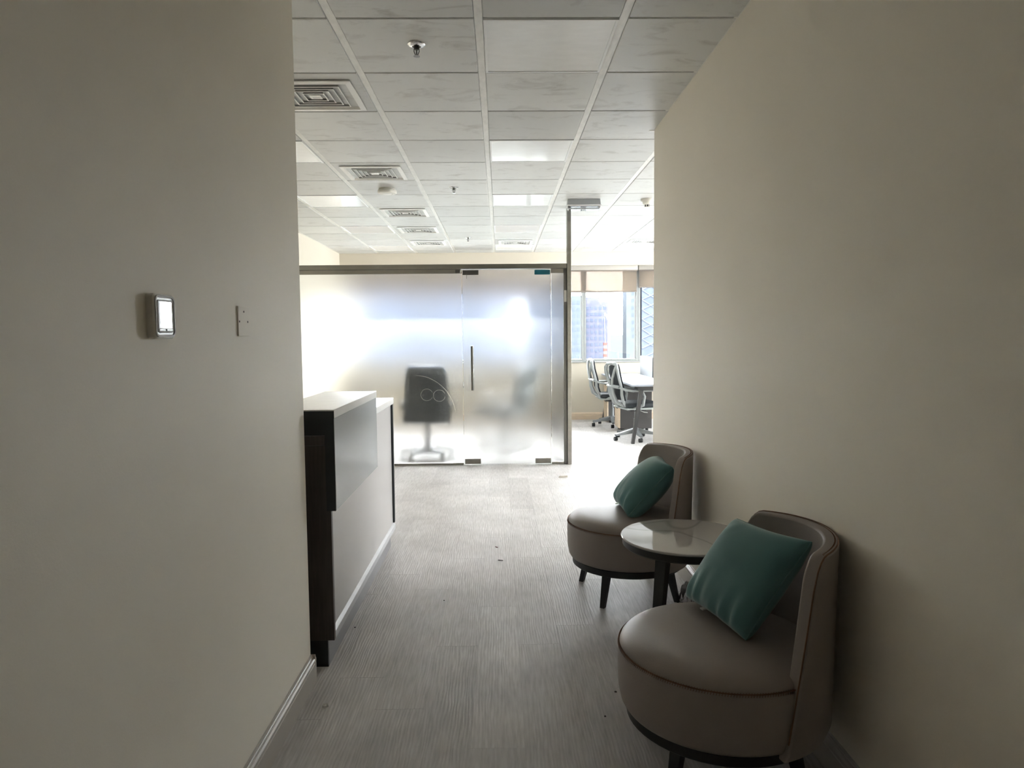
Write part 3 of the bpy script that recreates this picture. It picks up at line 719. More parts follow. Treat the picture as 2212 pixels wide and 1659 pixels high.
# ------------------------------------------------------------------ lounge chairs
def make_lounge():
    t = thing('lounge_chair', '', 'chair')
    R_ = 0.315
    # drum seat with a rounded shoulder
    prof = [(0.0, 0.196), (0.285, 0.196), (0.298, 0.200), (0.306, 0.213), (0.313, 0.245), (0.3155, 0.30), (0.3155, 0.345), (0.3135, 0.373), (0.306, 0.393), (0.296, 0.404),
            (0.27, 0.416), (0.22, 0.424), (0.14, 0.429), (0.0, 0.431)]
    st_ = MB().lathe(prof, 72).build('seat', M['leather'], t, 60)
    MB().path([(0.3122*math.cos(a), 0.3122*math.sin(a), 0.383) for a in [2*math.pi*i/96 for i in range(96)]], 0.0022, 6, closed=True).build('stitch_line', M['thread'], st_)
    st2 = MB()
    for i in range(260):
        a = 2*math.pi*i/260
        if -1.2 < ((a+math.pi) % (2*math.pi))-math.pi < 1.2: continue
        p = Vector((0.3150*math.cos(a), 0.3150*math.sin(a), 0.376)); q = Vector((0.3125*math.cos(a+0.010), 0.3125*math.sin(a+0.010), 0.3875))
        st2.tube(p, q, 0.0009, n=4)
    o = st2.build('stitches', M['thread'], st_); o['kind'] = 'stuff'
    # wrap-around back: closed shell in polar coordinates
    NS, NT = 44, 16
    Zb = 0.178
    def surf(s, tt, off):
        a = math.radians(s*(73-14*tt))
        drop = 0.012*s*s + 0.075*max(0.0, (abs(s)-0.80)/0.20)**2.6
        zt = 0.752-drop
        z = Zb+(zt-Zb)*tt
        r = 0.318+0.011*tt+off
        if tt < 0.06: r -= 0.012*(1-tt/0.06)
        return Vector((r*math.cos(a), r*math.sin(a), z))
    b = MB(); TH = 0.040
    out = [[b.bm.verts.new(surf(-1+2*i/NS, j/NT, 0.004)) for j in range(NT+1)] for i in range(NS+1)]
    inn = []
    for i in range(NS+1):
        row = []
        for j in range(NT+1):
            v = surf(-1+2*i/NS, j/NT, -TH)
            row.append(b.bm.verts.new(v))
        inn.append(row)
    for i in range(NS):
        for j in range(NT):
            b.bm.faces.new((out[i][j], out[i+1][j], out[i+1][j+1], out[i][j+1]))
            b.bm.faces.new((inn[i][j], inn[i][j+1], inn[i+1][j+1], inn[i+1][j]))
        b.bm.faces.new((out[i][NT], out[i+1][NT], inn[i+1][NT], inn[i][NT]))
        b.bm.faces.new((out[i][0], inn[i][0], inn[i+1][0], out[i+1][0]))
    for j in range(NT):
        b.bm.faces.new((out[0][j], out[0][j+1], inn[0][j+1], inn[0][j]))
        b.bm.faces.new((out[NS][j], inn[NS][j], inn[NS][j+1], out[NS][j+1]))
    bo = b.build('backrest', M['leather'], t, 50)
    bv = bo.modifiers.new('soft_edges', 'BEVEL'); bv.width = 0.018; bv.segments = 3; bv.limit_method = 'ANGLE'; bv.angle_limit = math.radians(50)
    line = [surf(-1, j/NT, -0.006)+Vector((0, 0, 0)) for j in range(2, NT+1)]
    line += [surf(-1+2*i/NS, 1, -0.006) for i in range(1, NS)]
    line += [surf(1, j/NT, -0.006) for j in range(NT, 1, -1)]
    # seam raised just above the rounded edge
    def lift(p, s_end, top): return p
    pts = []
    for j in range(2, NT+1):
        a = surf(-1.012, j/NT, 0.002); pts.append(a)
    for i in range(1, NS): pts.append(surf(-1+2*i/NS, 1, 0.0)+Vector((0, 0, -0.0005)))
    for j in range(NT, 1, -1): pts.append(surf(1.012, j/NT, 0.002))
    MB().path(pts, 0.0024, 6).build('seam', M['thread'], bo)
    sb = MB()
    for i in range(6, 130):
        s = -0.93+1.86*i/135
        p = surf(s, 1, 0.003)+Vector((0, 0, -0.006)); q = surf(s+0.010, 1, -0.010)+Vector((0, 0, 0.0015))
        sb.tube(p, q, 0.0010, n=4)
    o = sb.build('stitches', M['thread'], bo); o['kind'] = 'stuff'
    MB().lathe([(0.0, 0.160), (0.283, 0.160), (0.288, 0.164), (0.288, 0.192), (0.283, 0.1955), (0.0, 0.1955)], 56).build('base_ring', M['black'], t, 40)
    for q in range(4):
        a = math.radians(45+90*q)
        d = Vector((math.cos(a), math.sin(a), 0)); n_ = Vector((-d.y, d.x, 0))
        def quad(c, e, z): return [c+d*e+n_*e, c+d*e-n_*e, c-d*e-n_*e, c-d*e+n_*e]
        b0 = quad(d*0.276, 0.0115, 0); t0 = quad(d*0.232+Vector((0, 0, 0.1605)), 0.018, 0)
        MB().hexa([tuple(v) for v in b0]+[tuple(v) for v in t0]).build('leg', M['black'], t, 0)
    return t
c0 = make_lounge()
c0.location = (0.677, 2.140, 0); c0.rotation_euler = (0, 0, math.radians(-1))
c0['label'] = 'taupe leather tub chair nearest the viewer with a teal cushion'; c0['group'] = 'leather lounge chairs'
c1 = copy_tree(c0); c1.location = (0.660, 3.650, 0); c1.rotation_euler = (0, 0, math.radians(9))
c1['label'] = 'taupe leather tub chair farther back, behind the round side table'

# cushions: a pinched pillow between four corner points
def make_cushion(name, label, B1, B2, T1, T2, thick, seed, tag_at=None):
    B1, B2, T1, T2 = map(Vector, (B1, B2, T1, T2))
    ctr = (B1+B2+T1+T2)/4
    t = thing(name, label, 'cushion', tuple(ctr), 0, 'teal velvet cushions')
    ux = ((B2-B1)+(T2-T1)).normalized(); vy = ((T1-B1)+(T2-B2)).normalized()
    nz = ux.cross(vy).normalized()
    rg = random.Random(seed); ph = [rg.random()*6 for _ in range(8)]
    N_ = 36
    def base(u, v):
        p = B1*(1-u)*(1-v)/4+B2*(1+u)*(1-v)/4+T1*(1-u)*(1+v)/4+T2*(1+u)*(1+v)/4
        return p
    def P(u, v, side):
        # sides bow inwards a little, corners stay sharp
        k = 1-0.03*(u*v)**4
        uu = u*k*(1-0.075*(1-v*v)*abs(u)**3); vv = v*k*(1-0.075*(1-u*u)*abs(v)**3)
        p = base(uu, vv)
        e = max(0.0, (1-u*u))*max(0.0, (1-v*v))
        h = thick*0.5*(e**0.34)
        wr = 0.0
        edge = (1-e)
        wr += 0.0075*math.sin(15*u+ph[0]+2.2*v)*max(0, -v)**1.6*min(1, e*6)
        wr += 0.0065*math.sin(21*u+ph[1]-1.5*v)*max(0, -v)**2*min(1, e*6)
        wr += 0.0035*math.sin(11*(u+v)+ph[2])*max(0, u*v)**2*min(1, e*6)
        wr += 0.003*math.sin(12*(u-v)+ph[3])*max(0, -u*v)**2*min(1, e*6)
        return p+nz*(side*(h+wr))-ctr
    b = MB(); g = {}
    for side in (1, -1):
        for i in range(N_+1):
            for j in range(N_+1):
                border = i in (0, N_) or j in (0, N_)
                if side == -1 and border: g[(-1, i, j)] = g[(1, i, j)]; continue
                u, v = math.sin((-1+2*i/N_)*math.pi/2), math.sin((-1+2*j/N_)*math.pi/2)
                g[(side, i, j)] = b.bm.verts.new(P(u, v, side))
    for side in (1, -1):
        for i in range(N_):
            for j in range(N_):
                q = [g[(side, i, j)], g[(side, i+1, j)], g[(side, i+1, j+1)], g[(side, i, j+1)]]
                b.bm.faces.new(q if side == 1 else q[::-1])
    b.build('cover', M['velvet'], t, 0).data.polygons.foreach_set('use_smooth', [True]*(2*N_*N_))
    loop = []
    S_ = [math.sin((-1+2*i/N_)*math.pi/2) for i in range(N_+1)]
    loop += [P(s, -1, 1) for s in S_]; loop += [P(1, s, 1) for s in S_[1:]]; loop += [P(s, 1, 1) for s in S_[::-1][1:]]; loop += [P(-1, s, 1) for s in S_[::-1][1:-1]]
    MB().path(loop, 0.0022, 6, closed=True).build('piping', M['velvet'], t, 80)
    if tag_at is not None:
        p = P(tag_at, -1, 1)
        q = P(tag_at+0.10, -1, 1)
        dx = (q-p); dn = nz*0.0
        o = Vector((-0.018, -0.006, -0.002))
        z = Vector((0, 0, 0.004))
        MB().hexa([tuple(v) for v in (p, q, q+o, p+o, p+z, q+z, q+o+z, p+o+z)]).build('tag', M['tag'], t, 0, label='small white sewn-in label')
    return t
make_cushion('cushion', 'teal velvet cushion on the nearest tub chair', (0.638, 2.405, 0.436), (0.722, 2.035, 0.436), (0.790, 2.330, 0.735), (0.915, 2.025, 0.742), 0.15, 5, -0.35)
make_cushion('cushion', 'teal velvet cushion on the farther tub chair', (0.622, 3.830, 0.438), (0.632, 3.490, 0.438), (0.872, 3.775, 0.690), (0.862, 3.490, 0.690), 0.19, 9, -0.6)

# ------------------------------------------------------------------ round side table
tb = thing('side_table', 'round side table with a white veined top between the two tub chairs', 'table', (0.760, 2.870, 0))
MB().lathe([(0, 0.510), (0.258, 0.510), (0.264, 0.512), (0.265, 0.517), (0.262, 0.5205), (0, 0.5205)], 80).build('table_top', M['marble'], tb, 30)
MB().lathe([(0.225, 0.478), (0.252, 0.478), (0.258, 0.484), (0.258, 0.5095), (0.225, 0.5095), (0.225, 0.478)], 64).build('apron_ring', M['black'], tb, 30)
MB().lathe([(0, 0.498), (0.224, 0.498), (0.224, 0.5095), (0, 0.5095)], 48).build('under_plate', M['black'], tb, 30)
for q in range(3):
    a = math.radians(-135+120*q)
    d = Vector((math.cos(a), math.sin(a), 0)); n_ = Vector((-d.y, d.x, 0))
    def quad(c, e1, e2): return [c+d*e1+n_*e2, c+d*e1-n_*e2, c-d*e1-n_*e2, c-d*e1+n_*e2]
    MB().hexa([tuple(v) for v in quad(d*0.235, 0.012, 0.016)]+[tuple(v) for v in quad(d*0.165+Vector((0, 0, 0.4975)), 0.020, 0.024)]).build('leg', M['black'], tb, 0)

# crumpled clear wrap by the skirting
rg = random.Random(4)
b = MB()
ng = 9; gg = {}
for i in range(ng):
    for j in range(ng):
        u, v = i/(ng-1)-0.5, j/(ng-1)-0.5
        z = 0.006+0.085*max(0, 1-(u*u+v*v)*5)+rg.uniform(0, 0.022)
        gg[i, j] = b.bm.verts.new((u*0.11+rg.uniform(-.008, .008), v*0.17+rg.uniform(-.01, .01), z))
for i in range(ng-1):
    for j in range(ng-1): b.bm.faces.new((gg[i, j], gg[i+1, j], gg[i+1, j+1], gg[i, j+1]))
o = b.build('plastic_wrap', M['clearplastic'], None, 0, (0.945, 3.50, 0.0))
md = o.modifiers.new('thickness', 'SOLIDIFY'); md.thickness = 0.0006
tag(o, 'crumpled clear plastic wrap on the floor by the right skirting', 'wrapping')

# ------------------------------------------------------------------ wall fittings
th = thing('thermostat', 'silver-rimmed thermostat with a glossy screen on the left wall', 'thermostat', (XL, 1.572, 1.400))
def rrect(hy, hz, r, x, n=6):
    pts = []
    for cy_, cz_, a0 in ((hy-r, hz-r, 0), (-hy+r, hz-r, 90), (-hy+r, -hz+r, 180), (hy-r, -hz+r, 270)):
        for i in range(n+1):
            a = math.radians(a0+90*i/n); pts.append((x, cy_+r*math.cos(a), cz_+r*math.sin(a)))
    return pts
def loft(rings, name, m, parent, smooth=40, cap0=True, cap1=True):
    b = MB(); R = [[b.bm.verts.new(p) for p in r] for r in rings]
    for A, B in zip(R, R[1:]):
        n = len(A)
        for j in range(n): b.bm.faces.new((A[j], A[(j+1) % n], B[(j+1) % n], B[j]))
    if cap0: b.bm.faces.new(R[0][::-1])
    if cap1: b.bm.faces.new(R[-1])
    return b.build(name, m, parent, smooth)
loft([rrect(0.048, 0.048, 0.010, 0.0005), rrect(0.049, 0.049, 0.012, 0.008), rrect(0.049, 0.049, 0.012, 0.0145), rrect(0.046, 0.046, 0.012, 0.0175)], 'housing', M['cream'], th)
loft([rrect(0.0455, 0.0455, 0.012, 0.0177), rrect(0.0445, 0.0445, 0.012, 0.0200), rrect(0.041, 0.041, 0.011, 0.0200), rrect(0.040, 0.040, 0.010, 0.0180)], 'outer_bezel', M['bezel'], th, 30, False, False)
loft([rrect(0.040, 0.040, 0.010, 0.0179), rrect(0.036, 0.036, 0.009, 0.0179)], 'bezel_groove', M['bezelgrey'], th, 30, False, False)
loft([rrect(0.036, 0.036, 0.008, 0.0178), rrect(0.035, 0.035, 0.007, 0.0197), rrect(0.032, 0.032, 0.005, 0.0193)], 'inner_bezel', M['bezel'], th, 30, False, False)
MB().box((0.0165, -0.030, -0.026), (0.0190, 0.030, 0.032)).build('screen', M['glassblack'], th, 0)
MB().box((0.0175, -0.030, -0.032), (0.0200, -0.003, -0.0275)).build('button', M['bezelgrey'], th, 0)
MB().box((0.0175, 0.003, -0.032), (0.0200, 0.030, -0.0275)).build('button', M['bezelgrey'], th, 0)
bp_ = thing('blank_plate', 'square painted blank plate with three small marks near the wall edge', 'wall plate', (XL, 2.090, 1.400))
MB().box((0.0002, -0.044, -0.043), (0.0045, 0.044, 0.043), 0.001, 1).build('plate', M['wall'], bp_)
for y, z in ((0.0, 0.028), (-0.036, -0.001), (0.030, -0.001)):
    MB().lathe([(0, 0), (0.003, 0.0), (0.003, 0.0006), (0, 0.0006)], 8).build('screw_hole', M['darkbit'], bp_, 0).matrix_local = Matrix.Translation((0.0045, y, z)) @ Matrix.Rotation(math.radians(90), 4, 'Y')

# ------------------------------------------------------------------ ceiling fittings
def make_sprinkler():
    t = thing('fire_sprinkler', '', 'sprinkler')
    MB().lathe([(0.0, -0.001), (0.040, -0.001), (0.040, -0.004), (0.030, -0.012), (0.020, -0.013), (0.019, -0.006), (0, -0.006)], 28).build('escutcheon', M['chrome'], t)
    MB().lathe([(0, -0.005), (0.011, -0.005), (0.011, -0.024), (0.008, -0.027), (0, -0.027)], 16).build('body', M['steeldark'], t)
    MB().path([(-0.011, 0, -0.02), (-0.012, 0, -0.034), (-0.004, 0, -0.052)], 0.002, 6).path([(0.011, 0, -0.02), (0.012, 0, -0.034), (0.004, 0, -0.052)], 0.002, 6).build('yoke', M['steeldark'], t)
    MB().tube((0, 0, -0.025), (0, 0, -0.052), 0.003, n=8).build('bulb', M['steeldark'], t)
    MB().lathe([(0, -0.050), (0.006, -0.051), (0.0145, -0.054), (0.0145, -0.0555), (0, -0.0555)], 20).build('deflector', M['chrome'], t)
    return t
s0 = make_sprinkler(); s0['group'] = 'chrome fire sprinklers'
for i, ((k, m_), lab) in enumerate(zip(((-0.47, 0.42), (-0.52, 5.46), (-0.55, 10.68)), ('nearest chrome fire sprinkler hanging from the stained ceiling tile', 'chrome fire sprinkler right of the round ceiling speaker', 'farthest small fire sprinkler, above the glass partition'))):
    t = s0 if i == 0 else copy_tree(s0)
    t.location = (GX0+k*GP, GY0+m_*GP, CEIL); t['label'] = lab
sp = thing('ceiling_speaker', 'round cream ceiling speaker behind the second air vent', 'speaker', (GX0-1.50*GP, GY0+5.55*GP, CEIL))
MB().lathe([(0, -0.0005), (0.072, -0.0005), (0.076, -0.010), (0.070, -0.014), (0, -0.014)], 40).build('mount', M['cream'], sp)
MB().lathe([(0, -0.0145), (0.080, -0.0145), (0.085, -0.020), (0.085, -0.036), (0.078, -0.044), (0.052, -0.047), (0.050, -0.0455), (0, -0.0455)], 40).build('housing', M['cream'], sp)
MB().lathe([(0, -0.046), (0.044, -0.046), (0.040, -0.0485), (0, -0.050)], 32).build('grille', M['vent'], sp)
sm = thing('smoke_detector', 'cream smoke detector near the right wall edge', 'smoke detector', (GX0+2.50*GP, GY0+6.45*GP, CEIL))
MB().lathe([(0, -0.0005), (0.060, -0.0005), (0.060, -0.018), (0.052, -0.026), (0, -0.026)], 32).build('base', M['cream'], sm)
MB().lathe([(0, -0.0262), (0.046, -0.0262), (0.040, -0.050), (0.030, -0.056), (0, -0.056)], 32).build('housing', M['cream'], sm)
MB().lathe([(0, -0.0562), (0.024, -0.0562), (0.022, -0.075), (0, -0.075)], 20).build('chamber', M['ventdark'], sm)
for q in range(6):
    a = q*math.pi/3
    MB().box((0.022*math.cos(a)-0.004, 0.022*math.sin(a)-0.004, -0.078), (0.022*math.cos(a)+0.004, 0.022*math.sin(a)+0.004, -0.056)).build('cage_rib', M['cream'], sm, 0)
MB().lathe([(0, -0.0752), (0.025, -0.0752), (0.022, -0.079), (0, -0.079)], 20).build('cap', M['cream'], sm)
em = thing('emergency_light', 'grey box emergency light with clear lens hanging from the ceiling above the steel post', 'emergency light', (GX0+1.47*GP+0.01, GY0+6.50*GP, CEIL))
MB().hexa([(-0.155, -0.06, -0.0005), (0.155, -0.06, -0.0005), (0.155, 0.06, -0.0005), (-0.155, 0.06, -0.0005), (-0.160, -0.065, -0.055), (0.160, -0.065, -0.055), (0.160, 0.065, -0.055), (-0.160, 0.065, -0.055)]).build('housing', M['metalgrey'], em, 0)
MB().box((-0.170, -0.073, -0.067), (0.170, 0.073, -0.0555), 0.003, 1).build('rim', M['ledrim'], em, 0)
lens_m = clear_glass('lens_plastic', (0.80, 0.82, 0.86), 0.14)
MB().hexa([(-0.160, -0.066, -0.068), (0.160, -0.066, -0.068), (0.160, 0.066, -0.068), (-0.160, 0.066, -0.068), (-0.146, -0.052, -0.098), (0.146, -0.052, -0.098), (0.146, 0.052, -0.098), (-0.146, 0.052, -0.098)]).build('lens', lens_m, em, 0)
for q in (-1, 1): MB().box((q*0.150-0.010, -0.02, -0.088), (q*0.150+0.0, 0.02, -0.0675)).build('lamp_holder', M['ledrim'], em, 0)
MB().tube((-0.14, 0, -0.080), (0.14, 0, -0.080), 0.008, n=10).build('lamp_tube', M['led'], em)

# ------------------------------------------------------------------ open office: bench desk, task chairs, pedestals
DZ = 0.74
bd = thing('bench_desk', 'white bench desk with dark slanted legs by the right windows', 'desk', (2.20, 9.90, 0))
MB().box((-0.585, -1.235, DZ-0.025), (-0.006, 1.37, DZ), 0.002, 1).build('desktop', M['deskwhite'], bd)
MB().box((0.006, -1.235, DZ-0.025), (0.585, 1.37, DZ), 0.002, 1).build('desktop', M['deskwhite'], bd)
MB().box((-0.50, -1.20, DZ-0.07), (0.50, -1.16, DZ-0.0255)).box((-0.50, 1.31, DZ-0.07), (0.50, 1.35, DZ-0.0255)).box((-0.38, -1.16, DZ-0.055), (-0.34, 1.31, DZ-0.0255)).box((0.34, -1.16, DZ-0.055), (0.38, 1.31, DZ-0.0255)).build('frame', M['deskedge'], bd, 0)
for y in (-1.18, 1.335):
    for s in (-1, 1):
        MB().hexa([(s*0.56-0.018, y-0.03, 0), (s*0.56+0.018, y-0.03, 0), (s*0.56+0.018, y+0.03, 0), (s*0.56-0.018, y+0.03, 0),
                   (s*0.455-0.022, y-0.03, DZ-0.071), (s*0.455+0.022, y-0.03, DZ-0.071), (s*0.455+0.022, y+0.03, DZ-0.071), (s*0.455-0.022, y+0.03, DZ-0.071)]).build('leg', M['alugrey'] if False else M['deskedge'], bd, 0)
for k, (ya, yb) in enumerate(((0.17, 1.05), (-1.12, -0.16))):
    s = thing('desk_screen', ['pale grey divider screen standing on the bench desk', 'divider screen on the bench desk hidden by the right wall'][k], 'desk screen', (2.185, 9.90, DZ), 0, 'desk divider screens')
    MB().box((-0.012, ya, 0.0), (0.012, yb, 0.29), 0.003, 1).build('panel', M['screenfab'], s, 0)
    MB().box((-0.014, ya-0.014, 0.0), (0.014, ya-0.0005, 0.292)).build('end_post', M['deskedge'], s, 0)
def make_pedestal():
    t = thing('drawer_pedestal', '', 'pedestal')
    MB().box((0.02, 0, 0.045), (0.46, 0.36, 0.60), 0.002, 1).build('carcass', M['pedgrey'], t, 0)
    for z0, z1 in ((0.05, 0.335), (0.34, 0.465), (0.47, 0.595)):
        d = MB().box((0.0, 0.0, z0), (0.0195, 0.36, z1), 0.0015, 1).build('drawer_front', M['maple'], t, 0)
        MB().box((-0.004, 0.10, z1-0.02), (0.002, 0.26, z1-0.008)).build('handle', M['blackplastic'], d, 0)
    for x in (0.06, 0.40):
        for y in (0.05, 0.31): MB().lathe([(0, 0), (0.022, 0.0), (0.022, 0.044), (0, 0.044)], 12, (x, y, 0)).build('caster', M['blackplastic'], t)
    return t
p0 = make_pedestal(); p0.location = (1.650, 9.80, 0); p0['label'] = 'drawer pedestal with pale wood front under the near part of the bench desk'; p0['group'] = 'drawer pedestals'
p1 = copy_tree(p0); p1.location = (1.640, 10.82, 0); p1['label'] = 'drawer pedestal with pale wood front nearest the windows'

def caster(t_or, x, y, parent):
    c = MB().tube((x-0.011, y, 0.028), (x+0.011, y, 0.028), 0.028, n=16).tube((x-0.03, y, 0.026), (x-0.014, y, 0.026), 0.026, n=16).build('caster', M['blackplastic'], parent)
    return c
def make_task_chair():
    t = thing('task_chair', '', 'chair')                # faces +X
    for q in range(5):
        a = math.radians(36+72*q+10)
        d = Vector((math.cos(a), math.sin(a), 0)); n_ = Vector((-d.y, d.x, 0))
        lo = [d*0.03+n_*0.028+Vector((0, 0, 0.085)), d*0.03-n_*0.028+Vector((0, 0, 0.085)), d*0.30-n_*0.016+Vector((0, 0, 0.062)), d*0.30+n_*0.016+Vector((0, 0, 0.062))]
        hi = [d*0.03+n_*0.028+Vector((0, 0, 0.145)), d*0.03-n_*0.028+Vector((0, 0, 0.145)), d*0.30-n_*0.016+Vector((0, 0, 0.084)), d*0.30+n_*0.016+Vector((0, 0, 0.084))]
        g = MB().hexa([tuple(v) for v in lo]+[tuple(v) for v in hi]).build('base_spoke', M['alugrey'], t, 0)
        caster(t, d.x*0.285, d.y*0.285, g)
    MB().lathe([(0, 0.084), (0.034, 0.084), (0.034, 0.15), (0.025, 0.155), (0.025, 0.27), (0.016, 0.275), (0.016, 0.37), (0, 0.37)], 20).build('gas_column', M['alugrey'], t)
    MB().box((-0.10, -0.07, 0.370), (0.12, 0.07, 0.405), 0.01, 2).build('mechanism', M['blackplastic'], t)
    MB().path([(0.02, -0.07, 0.385), (0.03, -0.20, 0.375), (0.06, -0.24, 0.372)], 0.006, 6).build('lever', M['chrome'], t)
    MB().box((-0.215, -0.24, 0.406), (0.26, 0.24, 0.432), 0.012, 2).build('seat_shell', M['meshgrey'], t)
    MB().box((-0.21, -0.245, 0.433), (0.265, 0.245, 0.495), 0.026, 3).build('seat', M['dkfabric'], t)
    # back: side rails in an hourglass outline, cross bar, mesh sheet
    def rail(s):
        return [(-0.20, s*0.16, 0.45), (-0.245, s*0.185, 0.52), (-0.275, s*0.215, 0.60), (-0.275, s*0.21, 0.68), (-0.295, s*0.205, 0.76), (-0.325, s*0.22, 0.86), (-0.335, s*0.205, 0.94), (-0.325, s*0.14, 0.985), (-0.32, s*0.0, 0.992)]
    bf = MB()
    for s in (-1, 1): bf.path(rail(s), [0.016, 0.019, 0.019, 0.017, 0.017, 0.017, 0.019, 0.022, 0.024], 8)
    bo = bf.build('back_frame', M['meshgrey'], t)
    MB().path([(-0.30, -0.20, 0.695), (-0.325, -0.10, 0.70), (-0.33, 0, 0.70), (-0.325, 0.10, 0.70), (-0.30, 0.20, 0.695)], 0.021, 8).build('cross_bar', M['meshgrey'], bo)
    for s in (-1, 1):
        MB().path([(-0.33, s*0.03, 0.70), (-0.345, s*0.07, 0.80), (-0.345, s*0.14, 0.90), (-0.33, s*0.16, 0.965)], 0.017, 8).build('upper_strut', M['meshgrey'], bo)
        MB().path([(-0.33, s*0.03, 0.70), (-0.315, s*0.035, 0.60), (-0.28, s*0.06, 0.50), (-0.18, s*0.10, 0.43)], [0.018, 0.022, 0.024, 0.02], 8).build('lower_strut', M['meshgrey'], bo)
    g = MB(); prev = None
    for p in rail(1)[1:]:
        x, y, z = p
        row = [g.bm.verts.new((x+0.014-0.03*(1-abs(k/6)**2)*0.0+0.022*abs(k/6)**2, y*k/6*0.97, z)) for k in range(-6, 7)]
        if prev and y > 0:
            for a in range(12): g.bm.faces.new((prev[a], prev[a+1], row[a+1], row[a]))
        prev = row
    mo = g.build('back_mesh', M['dkfabric'], t, 60)
    md = mo.modifiers.new('thickness', 'SOLIDIFY'); md.thickness = 0.006
    for s in (-1, 1):
        ap = MB().path([(-0.12, s*0.23, 0.42), (-0.02, s*0.29, 0.47), (0.0, s*0.295, 0.58), (-0.03, s*0.295, 0.640)], [0.02, 0.02, 0.016, 0.016], 8).build('arm_support', M['meshgrey'], t)
        MB().box((-0.17, s*0.295-0.035, 0.641), (0.10, s*0.295+0.035, 0.665), 0.010, 2).build('arm_pad', M['meshgrey'], ap)
        MB().path([(-0.295, s*0.205, 0.69), (-0.24, s*0.27, 0.665), (-0.15, s*0.295, 0.652)], 0.015, 8).build('arm_brace', M['meshgrey'], ap)
    return t
tc0 = make_task_chair(); tc0.location = (1.745, 9.09, 0); tc0.rotation_euler = (0, 0, math.radians(12))
tc0['label'] = 'grey framed mesh task chair at the near part of the bench desk'; tc0['group'] = 'task chairs'
tc1 = copy_tree(tc0); tc1.location = (1.665, 10.49, 0); tc1.rotation_euler = (0, 0, math.radians(2)); tc1['label'] = 'grey framed mesh task chair farther back, nearest the windows'
tc2 = copy_tree(tc0); tc2.location = (2.78, 9.20, 0); tc2.rotation_euler = (0, 0, math.radians(176)); tc2['label'] = 'grey task chair beyond the bench desk, cut by the right wall edge'
tc3 = copy_tree(tc0); tc3.location = (0.05, 8.55, 0); tc3.rotation_euler = (0, 0, math.radians(150)); tc3['label'] = 'pale task chair blurred behind the frosted glass door'

# glass room: executive chair close to the glass and a desk behind it
ec = thing('executive_chair', 'black high-backed chair blurred behind the frosted glass', 'chair', (-0.825, 7.93, 0), math.radians(4))
g = MB()
rows = []
for j in range(13):
    tt = j/12; z = 0.40+0.63*tt
    hw = 0.265-0.045*tt-0.035*max(0, (tt-0.86)/0.14)**2
    y = -0.185-0.03*tt
    for_side = []
    for i in range(9):
        u = -1+2*i/8
        for_side.append((u*hw, y-0.045*(1-u*u*0.8), z))
    rows.append(for_side)
vf = [[g.bm.verts.new(p) for p in r] for r in rows]
vb = [[g.bm.verts.new((p[0], p[1]+0.085, p[2])) for p in r] for r in rows]
for j in range(12):
    for i in range(8):
        g.bm.faces.new((vf[j][i], vf[j][i+1], vf[j+1][i+1], vf[j+1][i])); g.bm.faces.new((vb[j][i], vb[j+1][i], vb[j+1][i+1], vb[j][i+1]))
    g.bm.faces.new((vf[j][0], vf[j+1][0], vb[j+1][0], vb[j][0])); g.bm.faces.new((vf[j][8], vb[j][8], vb[j+1][8], vf[j+1][8]))
for i in range(8):
    g.bm.faces.new((vf[0][i], vb[0][i], vb[0][i+1], vf[0][i+1])); g.bm.faces.new((vf[12][i], vf[12][i+1], vb[12][i+1], vb[12][i]))
g.build('backrest', M['bossleather'], ec, 60)
MB().box((-0.255, -0.13, 0.42), (0.255, 0.34, 0.51), 0.03, 3).build('seat', M['bossleather'], ec)
for s in (-1, 1): MB().path([(s*0.26, 0.20, 0.45), (s*0.30, 0.20, 0.60), (s*0.30, -0.05, 0.64), (s*0.27, -0.15, 0.60)], 0.022, 8).build('armrest', M['bossleather'], ec)
MB().lathe([(0, 0.09), (0.035, 0.09), (0.03, 0.20), (0.024, 0.42), (0, 0.42)], 16).build('gas_column', M['blackplastic'], ec)
for q in range(5):
    a = math.radians(18+72*q); d = Vector((math.cos(a), math.sin(a), 0)); n_ = Vector((-d.y, d.x, 0))
    gsp = MB().hexa([tuple(v) for v in (d*0.02+n_*0.03+Vector((0, 0, 0.075)), d*0.02-n_*0.03+Vector((0, 0, 0.075)), d*0.31-n_*0.018+Vector((0, 0, 0.058)), d*0.31+n_*0.018+Vector((0, 0, 0.058)),
            d*0.02+n_*0.03+Vector((0, 0, 0.13)), d*0.02-n_*0.03+Vector((0, 0, 0.13)), d*0.31-n_*0.018+Vector((0, 0, 0.085)), d*0.31+n_*0.018+Vector((0, 0, 0.085)))]).build('base_spoke', M['blackplastic'], ec, 0)
    caster(ec, d.x*0.295, d.y*0.295, gsp)
od = thing('office_desk', 'pale desk blurred behind the frosted glass', 'desk', (-1.05, 8.98, 0))
MB().box((-0.80, -0.375, 0.725), (0.80, 0.375, 0.75), 0.002, 1).build('desktop', M['mattegrey'], od)
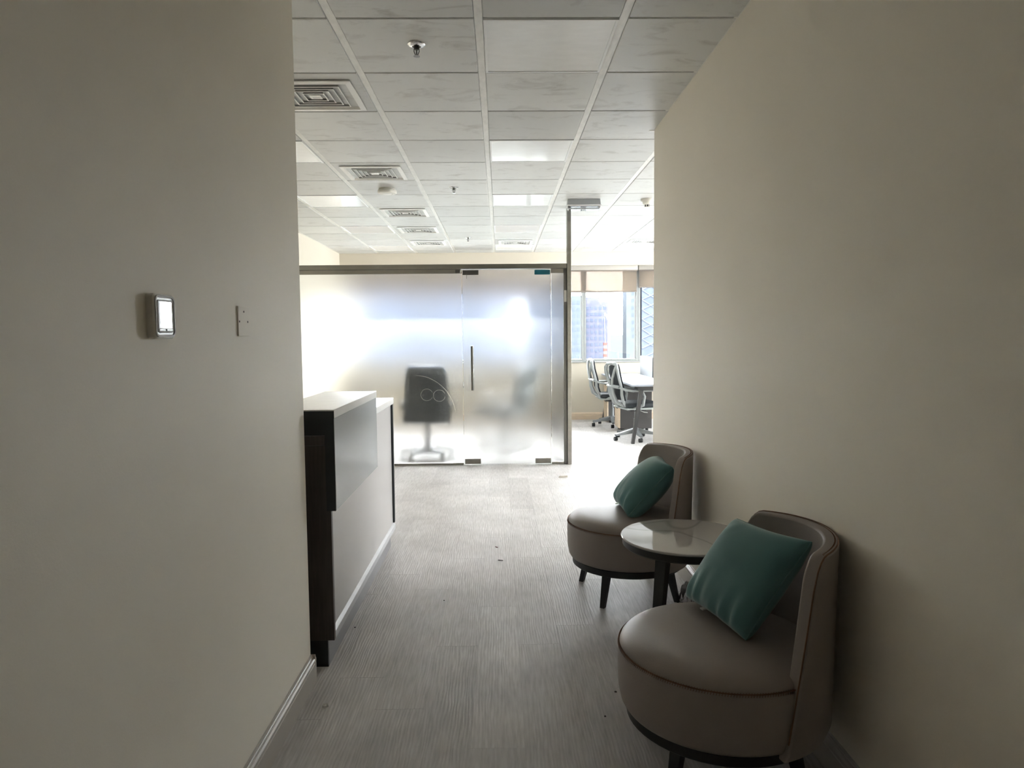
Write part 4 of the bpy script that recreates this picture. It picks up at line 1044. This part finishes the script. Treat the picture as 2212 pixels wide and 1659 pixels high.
for s in (-1, 1):
    for q in (-1, 1): MB().box((s*0.75-0.02, q*0.33-0.02, 0), (s*0.75+0.02, q*0.33+0.02, 0.7245)).build('leg', M['ledgewhite'], od, 0)

# ------------------------------------------------------------------ litter on the floor
def flake(name, label, loc, sx, sy, m, rz, n=5, th=0.002, seed=0):
    rg_ = random.Random(seed); b = MB()
    ring = [(sx*math.cos(2*math.pi*i/n)*rg_.uniform(.6, 1.1), sy*math.sin(2*math.pi*i/n)*rg_.uniform(.6, 1.1)) for i in range(n)]
    lo = [b.bm.verts.new((x, y, 0.0002)) for x, y in ring]; hi = [b.bm.verts.new((x*0.85, y*0.85, th*rg_.uniform(.7, 1.5))) for x, y in ring]
    for i in range(n): b.bm.faces.new((lo[i], lo[(i+1) % n], hi[(i+1) % n], hi[i]))
    b.bm.faces.new(lo[::-1]); b.bm.faces.new(hi)
    o = b.build(name, m, None, 0, (*loc, 0)); o.rotation_euler = (0, 0, rz)
    return tag(o, label, 'litter')
flake('paper_scrap', 'folded cream paper scrap on the floor in front of the steel post', (0.60, 6.68), 0.062, 0.022, M['paper'], 0.25, 6, 0.012, 1)
flake('plaster_crumb', 'white plaster crumb on the floor by the left skirting', (-0.655, 2.52), 0.012, 0.010, M['crumb'], 0.2, 7, 0.008, 2)
flake('dark_twig', 'thin dark splinter in the middle of the floor', (-0.012, 4.19), 0.028, 0.0016, M['darkbit'], -0.35, 6, 0.003, 3)
flake('red_leaf_scrap', 'curled reddish scrap in the middle of the floor', (-0.035, 4.46), 0.007, 0.024, M['redbit'], 0.5, 6, 0.003, 4)
for i, (x, y, lab) in enumerate(((0.425, 2.59, 'dark speck on the floor beside the nearest tub chair'), (-0.69, 3.23, 'dark speck on the floor close to the reception desk'),
                                 (-0.30, 3.55, 'dark speck on the floor left of the splinter'), (0.36, 2.42, 'smaller dark speck on the floor by the nearest tub chair'))):
    flake('floor_speck', lab, (x, y), 0.006, 0.004, M['darkbit'], i, 5, 0.003, 10+i)
